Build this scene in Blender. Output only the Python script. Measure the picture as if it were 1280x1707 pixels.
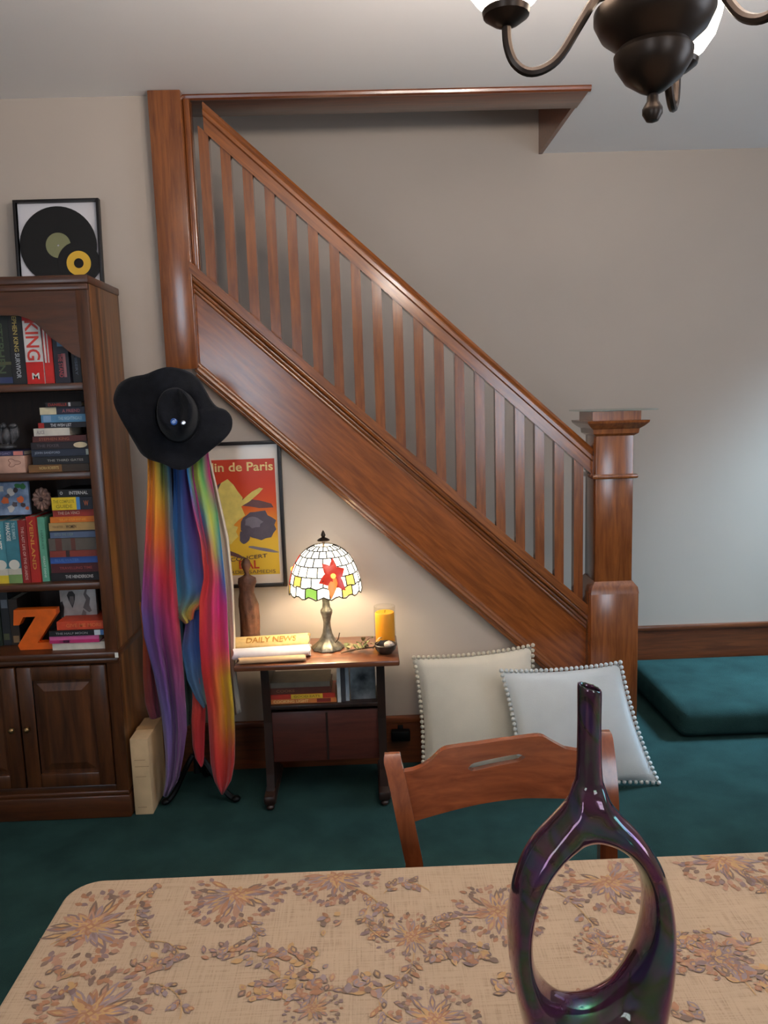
import bpy, bmesh, math, random
from mathutils import Vector, Matrix
for o in list(bpy.data.objects): bpy.data.objects.remove(o)
scene = bpy.context.scene
COL = scene.collection
PI = math.pi
random.seed(4)

# ------------------------------------------------------------------ camera
FPX, CX, CY = 1300.0, 640.0, 853.5
EYE = Vector((0, 0, 1.5))
dY = Vector(((608-CX)/FPX, (668-CY)/FPX, 1)).normalized()
dX = Vector((1, -.034, -(dY.x-.034*dY.y)/dY.z)).normalized()
dZ = dX.cross(dY)
RC = Matrix((dX, dY, dZ))                      # camera axes (x right, y down, z forward) -> world
cam = bpy.data.objects.new('camera', bpy.data.cameras.new('camera')); COL.objects.link(cam)
m3 = Matrix((RC @ Vector((1,0,0)), RC @ Vector((0,-1,0)), RC @ Vector((0,0,-1)))).transposed()
cam.matrix_world = Matrix.Translation(EYE) @ m3.to_4x4()
cam.data.sensor_fit = 'HORIZONTAL'; cam.data.sensor_width = 36; cam.data.lens = 36*FPX/1280
cam.data.clip_start = .02
scene.camera = cam
def ray(x, y): return RC @ Vector(((x-CX)/FPX, (y-CY)/FPX, 1))
def aY(x, y, Y): r = ray(x, y); return EYE + r*(Y/r.y)      # point seen at a pixel, on a plane of given depth
def aZ(x, y, z): r = ray(x, y); return EYE + r*((z-EYE.z)/r.z)

# ------------------------------------------------------------------ world, daylight, added fill lights, exposure
w = bpy.data.worlds.new('world'); scene.world = w; w.use_nodes = True
w.node_tree.nodes['Background'].inputs[0].default_value = (.62, .78, 1, 1)
w.node_tree.nodes['Background'].inputs[1].default_value = 1.0
vs = scene.view_settings
vs.view_transform = 'Standard'; vs.look = 'None'; vs.gamma = 1; vs.use_curve_mapping = False
vs.exposure = -0.14
def area(name, loc, rot, sx, sy, power, col):
    l = bpy.data.lights.new(name, 'AREA'); l.shape = 'RECTANGLE'; l.size = sx; l.size_y = sy
    l.energy = power; l.color = col
    o = bpy.data.objects.new(name, l); COL.objects.link(o); o.location = loc; o.rotation_euler = rot
    return o
DAY = (.72, .86, 1.0)
area('daylight_window_1', (-1.45, -2.29, 1.5), (PI/2, 0, 0), .95, 1.25, 25, DAY)
area('daylight_window_2', (1.75, -2.29, 1.5), (PI/2, 0, 0), .95, 1.25, 26, DAY)
sky3 = area('daylight_window_4', (2.98, 3.50, 2.02), (0, .60, 0), .6, .60, 25, (.48, .76, 1.0))   # sky light falls in steeply from above
sky3.data.spread = math.radians(62)
area('added_fill_right', (2.89, 1.0, 1.75), (0, PI/2, 0), 1.15, 1.0, 24, (.66, .82, 1.0))  # unseen source, added to brighten the right ceiling and back wall
area('added_fill_stairwell', (-2.36, 3.45, 4.1), (0, -PI/2, 0), 1.0, .6, 9, (.86, .92, 1.0))  # fill light added to lift the upper stairwell wall; no window built there

# ------------------------------------------------------------------ helpers
def s2l(c):
    c = c/255.0
    return c/12.92 if c <= .04045 else ((c+.055)/1.055)**2.4
def rgb(c): return (s2l(c[0]), s2l(c[1]), s2l(c[2]), 1)
MATS = {}
def newmat(name):
    m = bpy.data.materials.new(name); m.use_nodes = True
    return m, m.node_tree.nodes, m.node_tree.links, m.node_tree.nodes['Principled BSDF']
def M(name, c=None, rough=.6, metal=0, spec=.5, vary=None, bump=None, coat=0, c2=None, emit=None, sheen=0):
    if name in MATS: return MATS[name]
    m, N, L, b = newmat(name)
    b.inputs['Base Color'].default_value = rgb(c); b.inputs['Roughness'].default_value = rough
    b.inputs['Metallic'].default_value = metal; b.inputs['Specular IOR Level'].default_value = spec
    b.inputs['Coat Weight'].default_value = coat
    b.inputs['Coat Roughness'].default_value = .12
    if sheen: b.inputs['Sheen Weight'].default_value = sheen
    tc = N.new('ShaderNodeTexCoord')
    if vary:
        n = N.new('ShaderNodeTexNoise'); n.inputs['Scale'].default_value = vary[0]; n.inputs['Detail'].default_value = 5
        L.new(tc.outputs['Object'], n.inputs['Vector'])
        r = N.new('ShaderNodeValToRGB'); L.new(n.outputs[0], r.inputs[0])
        k = vary[1]
        cc = c2 or [min(255, v*(1+k)) for v in c]
        r.color_ramp.elements[0].position = .3; r.color_ramp.elements[1].position = .72
        r.color_ramp.elements[0].color = rgb([v*(1-k) for v in c]); r.color_ramp.elements[1].color = rgb(cc)
        L.new(r.outputs[0], b.inputs['Base Color'])
    if bump:
        n = N.new('ShaderNodeTexNoise'); n.inputs['Scale'].default_value = bump[0]; n.inputs['Detail'].default_value = 3
        L.new(tc.outputs['Object'], n.inputs['Vector'])
        bp = N.new('ShaderNodeBump'); bp.inputs['Strength'].default_value = bump[1]; bp.inputs['Distance'].default_value = .004
        L.new(n.outputs[0], bp.inputs['Height']); L.new(bp.outputs[0], b.inputs['Normal'])
    if emit:
        b.inputs['Emission Color'].default_value = rgb(emit[0]); b.inputs['Emission Strength'].default_value = emit[1]
    MATS[name] = m
    return m
def WOOD(name, ca, cb, scale=(1, 1, 1), rot=(0, 0, 0), rough=.3, coat=.3, f=9):
    """grain: noise stretched along the axis with the small scale"""
    if name in MATS: return MATS[name]
    m, N, L, b = newmat(name)
    tc = N.new('ShaderNodeTexCoord'); mp = N.new('ShaderNodeMapping'); mp.vector_type = 'TEXTURE'
    mp.inputs['Rotation'].default_value = rot
    mp.inputs['Scale'].default_value = [1/s for s in scale]
    L.new(tc.outputs['Object'], mp.inputs[0])
    n = N.new('ShaderNodeTexNoise'); n.inputs['Scale'].default_value = f; n.inputs['Detail'].default_value = 8
    n.inputs['Roughness'].default_value = .6; n.inputs['Distortion'].default_value = .6
    L.new(mp.outputs[0], n.inputs['Vector'])
    r = N.new('ShaderNodeValToRGB'); L.new(n.outputs[0], r.inputs[0])
    r.color_ramp.elements[0].position = .3; r.color_ramp.elements[1].position = .7
    r.color_ramp.elements[0].color = rgb(ca); r.color_ramp.elements[1].color = rgb(cb)
    L.new(r.outputs[0], b.inputs['Base Color'])
    b.inputs['Roughness'].default_value = rough; b.inputs['Coat Weight'].default_value = coat
    b.inputs['Coat Roughness'].default_value = .18
    bp = N.new('ShaderNodeBump'); bp.inputs['Strength'].default_value = .12; bp.inputs['Distance'].default_value = .002
    L.new(n.outputs[0], bp.inputs['Height']); L.new(bp.outputs[0], b.inputs['Normal'])
    MATS[name] = m
    return m
def VCOL(name, rough=.75, bump=None, trans=0, sheen=0):
    """cloth dyed in bands of colour (colour attribute 'dye')"""
    if name in MATS: return MATS[name]
    m, N, L, b = newmat(name)
    a = N.new('ShaderNodeAttribute'); a.attribute_name = 'dye'
    L.new(a.outputs['Color'], b.inputs['Base Color']); b.inputs['Roughness'].default_value = rough
    b.inputs['Specular IOR Level'].default_value = .25
    b.inputs['Sheen Weight'].default_value = sheen
    if bump:
        tc = N.new('ShaderNodeTexCoord'); n = N.new('ShaderNodeTexNoise'); n.inputs['Scale'].default_value = bump[0]
        L.new(tc.outputs['Object'], n.inputs['Vector'])
        bp = N.new('ShaderNodeBump'); bp.inputs['Strength'].default_value = bump[1]; bp.inputs['Distance'].default_value = .003
        L.new(n.outputs[0], bp.inputs['Height']); L.new(bp.outputs[0], b.inputs['Normal'])
    MATS[name] = m
    return m
def GLASS(name, c=(255, 255, 255), rough=.02, ior=1.45):
    """thin clear glass: transparent with Fresnel reflection"""
    m, N, L, b = newmat(name)
    N.remove(b); t = N.new('ShaderNodeBsdfTransparent'); t.inputs[0].default_value = rgb(c)
    g = N.new('ShaderNodeBsdfGlossy'); g.inputs['Roughness'].default_value = rough
    fr = N.new('ShaderNodeFresnel'); fr.inputs[0].default_value = ior
    ge = N.new('ShaderNodeNewGeometry'); iv = N.new('ShaderNodeMath'); iv.operation = 'SUBTRACT'; iv.inputs[0].default_value = 1; L.new(ge.outputs['Backfacing'], iv.inputs[1])
    mu = N.new('ShaderNodeMath'); mu.operation = 'MULTIPLY'; L.new(fr.outputs[0], mu.inputs[0]); L.new(iv.outputs[0], mu.inputs[1])
    mx = N.new('ShaderNodeMixShader'); L.new(mu.outputs[0], mx.inputs[0]); L.new(t.outputs[0], mx.inputs[1]); L.new(g.outputs[0], mx.inputs[2])
    L.new(mx.outputs[0], N['Material Output'].inputs[0])
    return m

def wloc(o):
    v = Vector((0, 0, 0))
    while o is not None: v += o.location; o = o.parent
    return v
class MB:
    def __init__(s): s.v = []; s.f = []; s.mi = []; s.col = None
    def add(s, vs, fs, mi=0, T=None):
        k = len(s.v)
        s.v += [tuple(T @ Vector(p)) if T else tuple(p) for p in vs]
        s.f += [tuple(k+i for i in f) for f in fs]; s.mi += [mi]*len(fs)
        return s
    def box(s, x0, x1, y0, y1, z0, z1, bev=0, mi=0, T=None, seg=2):
        if bev:
            bm = bmesh.new(); bmesh.ops.create_cube(bm, size=1)
            for v in bm.verts: v.co = (x0+(x1-x0)*(v.co.x+.5), y0+(y1-y0)*(v.co.y+.5), z0+(z1-z0)*(v.co.z+.5))
            bmesh.ops.bevel(bm, geom=list(bm.edges), offset=bev, segments=seg, profile=.5, affect='EDGES')
            bm.verts.index_update()
            s.add([v.co.copy() for v in bm.verts], [[v.index for v in f.verts] for f in bm.faces], mi, T); bm.free()
            return s
        vs = [(x, y, z) for x in (x0, x1) for y in (y0, y1) for z in (z0, z1)]
        return s.add(vs, [(0,1,3,2),(4,6,7,5),(0,4,5,1),(2,3,7,6),(0,2,6,4),(1,5,7,3)], mi, T)
    def grid(s, P, mi=0, closeu=False, closev=False):
        """P[i][j] rows of points"""
        nu, nv = len(P), len(P[0]); fs = []
        for i in range(nu if closeu else nu-1):
            for j in range(nv if closev else nv-1):
                a, b = i, (i+1) % nu; c, d = j, (j+1) % nv
                fs.append((a*nv+c, b*nv+c, b*nv+d, a*nv+d))
        return s.add([p for r in P for p in r], fs, mi)
    def lathe(s, prof, c, n=24, mi=0, fn=None, cap=True):
        """prof: [(r, z)] about the vertical through c"""
        P = []
        for k in range(n):
            a = 2*PI*k/n
            P.append([Vector((c[0]+(r*(fn(a, z) if fn else 1))*math.cos(a), c[1]+(r*(fn(a, z) if fn else 1))*math.sin(a), c[2]+z)) for r, z in prof])
        k0 = len(s.v); s.grid(P, mi, closeu=True)
        if cap:
            m = len(prof)
            if prof[0][0] > 1e-5: s.f.append(tuple(k0+i*m for i in range(n))[::-1]); s.mi.append(mi)
            if prof[-1][0] > 1e-5: s.f.append(tuple(k0+i*m+m-1 for i in range(n))); s.mi.append(mi)
        return s
    def tube(s, pts, r, n=8, mi=0, cap=True):
        pts = [Vector(p) for p in pts]; P = []
        rr = r if isinstance(r, (list, tuple)) else [r]*len(pts)
        t0 = (pts[1]-pts[0]).normalized()
        ref = Vector((0, 0, 1)) if abs(t0.z) < .9 else Vector((1, 0, 0))
        u = t0.cross(ref).normalized()
        for i, p in enumerate(pts):
            t = (pts[min(i+1, len(pts)-1)]-pts[max(i-1, 0)]).normalized()
            u = (u-t*u.dot(t)).normalized(); v = t.cross(u)
            P.append([p+(u*math.cos(2*PI*k/n)+v*math.sin(2*PI*k/n))*rr[i] for k in range(n)])
        k0 = len(s.v); s.grid(P, mi, closev=True)
        if cap:
            m = len(pts)
            s.f.append(tuple(k0+k for k in range(n))); s.mi.append(mi)
            s.f.append(tuple(k0+(m-1)*n+k for k in range(n))[::-1]); s.mi.append(mi)
        return s
    def prism(s, poly, axis_vec, mi=0):
        """poly: list of 3D points (planar), extruded along axis_vec"""
        n = len(poly); a = Vector(axis_vec)
        vs = [Vector(p) for p in poly]; vs += [p+a for p in vs]
        fs = [tuple(range(n))[::-1], tuple(range(n, 2*n))]+[(i, (i+1) % n, n+(i+1) % n, n+i) for i in range(n)]
        return s.add(vs, fs, mi)
    def blob(s, c, r, nu=10, nv=7, mi=0, fn=None, T=None):
        P = []
        for i in range(nu):
            a = 2*PI*i/nu; row = []
            for j in range(nv+1):
                b = -PI/2+PI*j/nv
                k = fn(a, b) if fn else 1
                row.append(Vector((c[0]+r[0]*k*math.cos(b)*math.cos(a), c[1]+r[1]*k*math.cos(b)*math.sin(a), c[2]+r[2]*k*math.sin(b))))
            P.append([T @ p for p in row] if T else row)
        return s.grid(P, mi, closeu=True)
    def mesh(s, name, mats, off=Vector((0, 0, 0)), smooth=True, ang=35):
        me = bpy.data.meshes.new(name)
        me.from_pydata([tuple(Vector(v)-off) for v in s.v], [], s.f)
        for m in (mats if isinstance(mats, (list, tuple)) else [mats]): me.materials.append(m)
        me.polygons.foreach_set('material_index', s.mi)
        bm = bmesh.new(); bm.from_mesh(me)
        bmesh.ops.remove_doubles(bm, verts=bm.verts, dist=1e-6) if s.col is None else None
        bmesh.ops.recalc_face_normals(bm, faces=bm.faces); bm.to_mesh(me); bm.free()
        if smooth:
            me.polygons.foreach_set('use_smooth', [True]*len(me.polygons))
            me.set_sharp_from_angle(angle=math.radians(ang))
        if s.col is not None:
            at = me.color_attributes.new('dye', 'FLOAT_COLOR', 'POINT')
            for i, c in enumerate(s.col): at.data[i].color = c
        me.update()
        return me
    def build(s, name, mats, parent=None, smooth=True, ang=35):
        off = wloc(parent) if parent else Vector((0, 0, 0))
        o = bpy.data.objects.new(name, s.mesh(name, mats, off, smooth, ang)); COL.objects.link(o)
        if parent: o.parent = parent
        return o
def tag(o, label=None, cat=None, group=None, kind=None):
    if label: o['label'] = label
    if cat: o['category'] = cat
    if group: o['group'] = group
    if kind: o['kind'] = kind
    return o
def thing(name, label, cat, loc, group=None):
    o = bpy.data.objects.new(name, None); o.empty_display_size = .05; COL.objects.link(o); o.location = loc
    return tag(o, label, cat, group)
def inst(name, me, loc, parent, rot=None):
    o = bpy.data.objects.new(name, me); COL.objects.link(o)
    o.location = Vector(loc)-(wloc(parent) if parent else Vector((0, 0, 0))); o.parent = parent
    if rot: o.rotation_euler = rot
    return o
def struct(o): o['kind'] = 'structure'; return o
_tx = {}
def textgeo(body, bold=False):
    if (body, bold) in _tx: return _tx[(body, bold)]
    cu = bpy.data.curves.new('t', 'FONT'); cu.body = body; cu.extrude = 0; cu.resolution_u = 3; cu.offset = .018 if bold else 0
    ob = bpy.data.objects.new('t', cu); me = ob.to_mesh()
    vs = [v.co.copy() for v in me.vertices]; fs = [tuple(p.vertices) for p in me.polygons]
    ob.to_mesh_clear(); bpy.data.objects.remove(ob); bpy.data.curves.remove(cu)
    x0 = min(v.x for v in vs); x1 = max(v.x for v in vs); y0 = min(v.y for v in vs); y1 = max(v.y for v in vs)
    vs = [((v.x-x0)/(x1-x0), (v.y-y0)/(y1-y0)) for v in vs]
    _tx[(body, bold)] = (vs, fs)
    return vs, fs
def text(mb, body, o, right, up, mi=0, bold=False):
    """lettering filling the parallelogram o, o+right, o+up"""
    vs, fs = textgeo(body, bold)
    o, right, up = Vector(o), Vector(right), Vector(up)
    mb.add([o+right*u+up*v for u, v in vs], fs, mi)
def lerp(a, b, t): return a+(b-a)*t
def interp(tab, t):
    """tab sorted [(t, v...)]; linear"""
    if t <= tab[0][0]: return tab[0][1:]
    for a, b in zip(tab, tab[1:]):
        if t <= b[0]:
            k = (t-a[0])/(b[0]-a[0])
            return tuple(lerp(p, q, k) if not isinstance(p, (tuple, list)) else tuple(lerp(i, j, k) for i, j in zip(p, q)) for p, q in zip(a[1:], b[1:]))
    return tab[-1][1:]

# ------------------------------------------------------------------ materials
WALL = M('wall_paint', (186, 173, 161), .75, vary=(2.2, .012), bump=(260, .05))
CEIL = M('ceiling_paint', (238, 236, 236), .85, vary=(1.6, .01), bump=(180, .06))
CARPET = M('green_carpet', (40, 66, 64), .95, spec=.08, vary=(7, .10), bump=(420, .9))
SLOPE = -.915
ANG = math.atan(.915)
W_POST = WOOD('varnished_post', (104, 54, 24), (150, 86, 40), (7, 7, .55), rough=.24, coat=.95)
W_RAIL = WOOD('varnished_rail', (106, 56, 24), (156, 90, 42), (.55, 7, 7), rot=(0, ANG, 0), rough=.24, coat=.95)
W_PANEL = WOOD('varnished_panel', (112, 58, 22), (156, 86, 36), (.6, 5, 6), rot=(0, ANG, 0), rough=.24, coat=.95)
W_HOR = WOOD('varnished_board', (84, 42, 22), (124, 66, 34), (.5, 7, 7), rough=.3, coat=.4)
W_CASE = WOOD('dark_pine', (50, 26, 13), (96, 54, 26), (5, 5, .5), rough=.36, coat=.25, f=7)
W_CASE_H = WOOD('dark_pine_shelf', (54, 28, 14), (92, 50, 24), (.5, 5, 5), rough=.34, coat=.25, f=7)
W_SIDE = WOOD('knotty_pine_side', (62, 34, 15), (150, 96, 46), (5, 5, .35), rough=.38, coat=.2, f=4.2)
W_CASE_IN = WOOD('dark_back_panel', (34, 17, 9), (50, 26, 14), (5, 5, .5), rough=.6, coat=0)
W_TABLE = WOOD('mahogany_top', (84, 46, 28), (122, 72, 46), (.5, 6, 6), rough=.3, coat=.35)
W_DARK = WOOD('black_brown_wood', (30, 17, 12), (50, 28, 20), (6, 6, .6), rough=.4, coat=.2)
W_CHAIR = WOOD('chair_maple', (112, 52, 26), (150, 78, 42), (.6, 6, 6), rough=.22, coat=1.0)
W_CHAIRV = WOOD('chair_maple_post', (108, 52, 27), (146, 78, 42), (6, 6, .6), rough=.22, coat=1.0)
BLACK = M('black_metal', (16, 16, 17), .4, metal=.6)
BRONZE = M('dark_bronze', (60, 50, 44), .35, metal=.8)
PAPER = M('page_edges', (214, 204, 184), .85, bump=(900, .2))

# ------------------------------------------------------------------ room shell
F, YB, H = 3.09, 3.90, 2.64           # front plane of the stair, wall behind the stair, ceiling
XL, XR, YF = -2.4, 2.80, -2.2
H2 = 5.1
struct(MB().box(XL, XR, YF, YB, -.1, 0).build('floor', CARPET))
OPX0, OPX1 = -1.95, .885
c = MB()
c.box(XL, XR, YF, F, H, H+.22); c.box(OPX1, XR, F, YB, H, H+.22); c.box(XL, OPX0, F, YB, H, H+.22)
struct(c.build('ceiling', CEIL, smooth=False))
struct(MB().box(XL, XR, F-1.2, YB+.1, H2, H2+.1).build('ceiling_upper', CEIL))
struct(MB().box(XL-.1, XR+.1, YB, YB+.1, -.1, H2).build('wall_back', WALL))
struct(MB().box(XL-.1, XL, YF-.1, YB, -.1, H2).build('wall_left', WALL))
# upper stairwell enclosure
struct(MB().box(XL, XR, F-1.3, F-1.2, H+.22, H2).build('wall_upper', WALL))
# middle wall: left of the post to the ceiling, and the triangle under the stringer
WT = .10
def ztri(x): return 1.655+(x+.627)*SLOPE      # underside line of the stringer
mw = MB()
mw.prism([(XL, F, 0), (-.70, F, 0), (-.70, F, H), (XL, F, H)], (0, WT, 0))
xe = -.627+1.655/.915
mw.prism([(-.70, F, 0), (.88, F, 0), (.88, F, ztri(.88)+.06), (-.70, F, ztri(-.70)+.06)], (0, WT*.6, 0))
struct(mw.build('wall_middle', WALL, smooth=False))
# right wall with a window and one added for fill light, front wall (behind the viewer) with two windows
def wall_with_holes(name, fixed, lo, hi, holes, along):
    mb = MB(); cur = lo
    def bx(a, b, z0, z1):
        if along == 'x': mb.box(a, b, fixed-.1, fixed, z0, z1)
        else: mb.box(fixed, fixed+.1, a, b, z0, z1)
    for a, b, z0, z1 in holes:
        bx(cur, a, -.1, H2); bx(a, b, -.1, z0); bx(a, b, z1, H2); cur = b
    bx(cur, hi, -.1, H2)
    return struct(mb.build(name, WALL, smooth=False))
HF = [(-1.95, -.95, .85, 2.15), (1.25, 2.25, .85, 2.15)]
HR = [(.45, 1.55, 1.12, 2.40), (3.05, 3.82, .80, 2.40)]  # first opening is made up, cut for the added fill light
wall_with_holes('wall_front', YF, XL-.1, XR+.1, HF, 'x')
wall_with_holes('wall_right', XR, YF, YB+.1, HR, 'y')
WHITE = M('white_gloss', (225, 224, 220), .4)
def window(name, a, b, z0, z1, along):
    mb = MB(); t = .05; ml = MB(); sl = MB()
    def bx(m, p, q, s, e, d0, d1):
        if along == 'x': m.box(p, q, YF+d0, YF+d1, s, e)
        else: m.box(XR-d1, XR-d0, p, q, s, e)
    for p, q, s, e in ((a-t, a+.03, z0-t, z1+t), (b-.03, b+t, z0-t, z1+t), (a, b, z1-.03, z1+t)): bx(mb, p, q, s, e, -.06, .02)
    fr = struct(mb.build(name, WHITE, smooth=False))
    bx(ml, a, b, (z0+z1)/2-.02, (z0+z1)/2+.02, -.05, -.02); bx(ml, (a+b)/2-.012, (a+b)/2+.012, z0, z1, -.05, -.03)
    ml.build('glazing_bar', WHITE, fr, smooth=False)
    bx(sl, a-.08, b+.08, z0-.05, z0, -.06, .05); sl.build('window_sill', WHITE, fr, smooth=False)
for i, h in enumerate(HF): window('window_%d' % (i+1), *h, 'x')
window('window_3', *HR[0], 'y'); window('window_4', *HR[1], 'y')  # the nearer of these two windows is added to hold a fill light
# baseboards
def bboard(name, x0, x1, y, z0=0, h=.2):
    mb = MB(); mb.box(x0, x1, y-.018, y-.0005, z0, z0+h-.03); mb.box(x0, x1, y-.024, y-.0005, z0+h-.03, z0+h, bev=.008)
    return struct(mb.build(name, W_HOR))
bboard('baseboard_middle', -.915, .86, F, 0, .205)
LZ = .135
bboard('baseboard_back', 1.02, XR, YB, LZ-.03, .195)
# trim round the stairwell opening
mb = MB()
mb.box(-.64, OPX1, F+.012, F+.20, H-.012, H+.012, bev=.004)
mb.tube([(-.64, F+.006, H-.006), (OPX1, F+.006, H-.006)], .014, 10)
struct(mb.build('trim_1', W_HOR))
mb = MB(); mb.box(OPX1-.018, OPX1-.001, F+.02, YB-.001, H-.004, H+.24)
struct(mb.build('trim_2', W_HOR))

# ------------------------------------------------------------------ carpeted landing step
lx0, ly0 = 1.315, 3.175
mb = MB()
mb.box(lx0, XR-.002, ly0, YB-.03, .002, LZ, bev=.045, seg=4)
o = struct(mb.build('floor_landing', CARPET))

# ------------------------------------------------------------------ staircase
ST = thing('staircase', 'brown varnished wooden staircase with slatted balustrade rising to the left', 'staircase', (.9, F, 0))
yf = F-.035                    # front face of stringer
def zl(x, off): return 2.035+(x+.635)*SLOPE+off     # line of the shoe top, plus offset
X0, X1 = -.64, .895
def slab(x0, x1, oa, ob, y0, y1, bev=0):
    m = MB(); m.prism([(x0, y0, zl(x0, oa)), (x1, y0, zl(x1, oa)), (x1, y0, zl(x1, ob)), (x0, y0, zl(x0, ob))], (0, y1-y0, 0)); return m
slab(X0, X1, -.405, -.03, yf+.012, F+.03).build('stringer', W_PANEL, ST, smooth=False)
m = slab(X0, X1, -.042, 0, yf-.022, F+.05); m.build('shoe_rail', W_RAIL, ST, smooth=False)
def rod(name, off, r, y, n=10):
    m = MB(); m.tube([(X0, y, zl(X0, off)), (X1, y, zl(X1, off))], r, n); return m.build(name, W_RAIL, ST)
rod('moulding', -.052, .012, yf-.004); rod('moulding', -.078, .009, yf+.008); rod('moulding', -.098, .007, yf+.012)
rod('moulding', -.378, .009, yf+.008); rod('moulding', -.398, .013, yf+.002); rod('moulding', -.418, .010, yf+.008)
# handrail
R0 = .62
hr = MB()
prof = [(-.026, 0), (-.026, .05), (-.034, .056), (-.034, .072), (-.026, .08), (-.030, .092), (-.020, .105), (0, .109),
        (.020, .105), (.030, .092), (.026, .08), (.034, .072), (.034, .056), (.026, .05), (.026, 0)]
def zr(x, off): return 2.600+(x+.547)*(-.909)-.11+off
hx0 = -.56
hr.grid([[Vector((x, F+a, zr(x, b*1.02))) for a, b in prof] for x in (hx0, .90)], closev=True)
n = len(prof); hr.f += [tuple(range(n)), tuple(range(n, 2*n))[::-1]]; hr.mi += [0, 0]
hr.build('handrail', W_RAIL, ST, ang=30)
# balusters
NB = 19
for i in range(NB):
    x = lerp(-.565, .840, i/(NB-1)); hw = .0185
    za, zb = zl(x, 0), zr(x, 0)
    m = MB(); m.prism([(x-hw, F-hw, zl(x-hw, -.002)), (x+hw, F-hw, zl(x+hw, -.002)), (x+hw, F-hw, zr(x+hw, .004)), (x-hw, F-hw, zr(x-hw, .004))], (0, hw*2, 0))
    m.build('baluster', W_POST, ST, smooth=False)
# upper post
m = MB(); m.box(-.752, -.632, F-.055, F+.07, 1.64, H-.001, bev=.004)
m.build('upper_post', W_POST, ST)
m = MB(); m.box(-.632, -.606, F-.028, F+.03, 1.97, H-.02, bev=.008); m.build('half_post', W_POST, ST)
# newel post
nx, ny = .966, 3.09
def ring(mb, hw, z0, z1, bev=.004): mb.box(nx-hw, nx+hw, ny-hw, ny+hw, z0, z1, bev=bev)
NP = MB(); ring(NP, .074, .74, 1.36); np_ = NP.build('newel_post', W_POST, ST)
m = MB(); ring(m, .096, .001, .715, .006)
m.grid([[Vector((nx+sx*h_, ny+sy*h_, z)) for sx, sy in ((-1,-1),(1,-1),(1,1),(-1,1))] for h_, z in ((.096, .71), (.092, .735), (.075, .758))], closev=True)
m.build('newel_base', W_POST, np_)
m = MB(); ring(m, .090, 1.168, 1.186, .007); m.build('newel_band', W_POST, np_)
m = MB()
m.grid([[Vector((nx+sx*h_, ny+sy*h_, z)) for sx, sy in ((-1,-1),(1,-1),(1,1),(-1,1))] for h_, z in
        ((.074, 1.335), (.088, 1.345), (.09, 1.362), (.104, 1.372), (.118, 1.386), (.12, 1.395), (.094, 1.397), (.094, 1.43), (.0, 1.431))], closev=True)
m.build('newel_cap', W_POST, np_, ang=25)
gl = GLASS('clear_glass', (236, 246, 246))
m = MB(); m.box(nx-.128, nx+.155, ny-.11, ny+.13, 1.4315, 1.4365, bev=.0015)
tag(m.build('glass_plate', gl), 'small sheet of clear glass lying on top of the newel post', 'glass sheet')
# carpeted treads behind the stringer
rz, rx = .195, .213
for k in range(13):
    xa = .87-k*rx; z1 = LZ+(k+1)*rz-.05
    if z1 > H+.1: break
    m = MB(); m.box(xa-rx, xa+.015, F+WT+.002 if xa-rx < -.7 else F+.062, YB-.002, max(.002, z1-rz*1.5), z1, bev=.012)
    m.build('tread', CARPET, ST)

# ------------------------------------------------------------------ chandelier (its bulbs light the room)
CHX, CHY = .452, 1.25
CH = thing('chandelier', 'bronze three-arm chandelier with glowing glass shades hanging over the table', 'chandelier', (CHX, CHY, 1.91))
cc = (CHX, CHY, 0)
MB().lathe([(0, 1.905), (.009, 1.908), (.015, 1.918), (.015, 1.926), (.009, 1.936), (.008, 1.948)], cc, 32).build('finial', BRONZE, CH)
MB().lathe([(.008, 1.946), (.02, 1.952), (.042, 1.968), (.056, 1.99), (.058, 2.004), (.052, 2.012), (.06, 2.02), (.078, 2.035), (.088, 2.055), (.088, 2.066), (.07, 2.07), (.03, 2.085), (.016, 2.12), (.02, 2.17), (.03, 2.19), (.014, 2.22), (.007, 2.25)], cc, 56).build('body', BRONZE, CH)
MB().lathe([(.006, 2.25), (.006, 2.61)], cc, 10).build('hanging_rod', BRONZE, CH)
MB().lathe([(.01, 2.595), (.05, 2.605), (.065, 2.625), (.065, 2.6395)], cc, 24).build('ceiling_rose', BRONZE, CH)
SHADE = M('lit_frosted_glass', (250, 244, 232), .5, emit=((255, 238, 216), 12.0))
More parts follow.
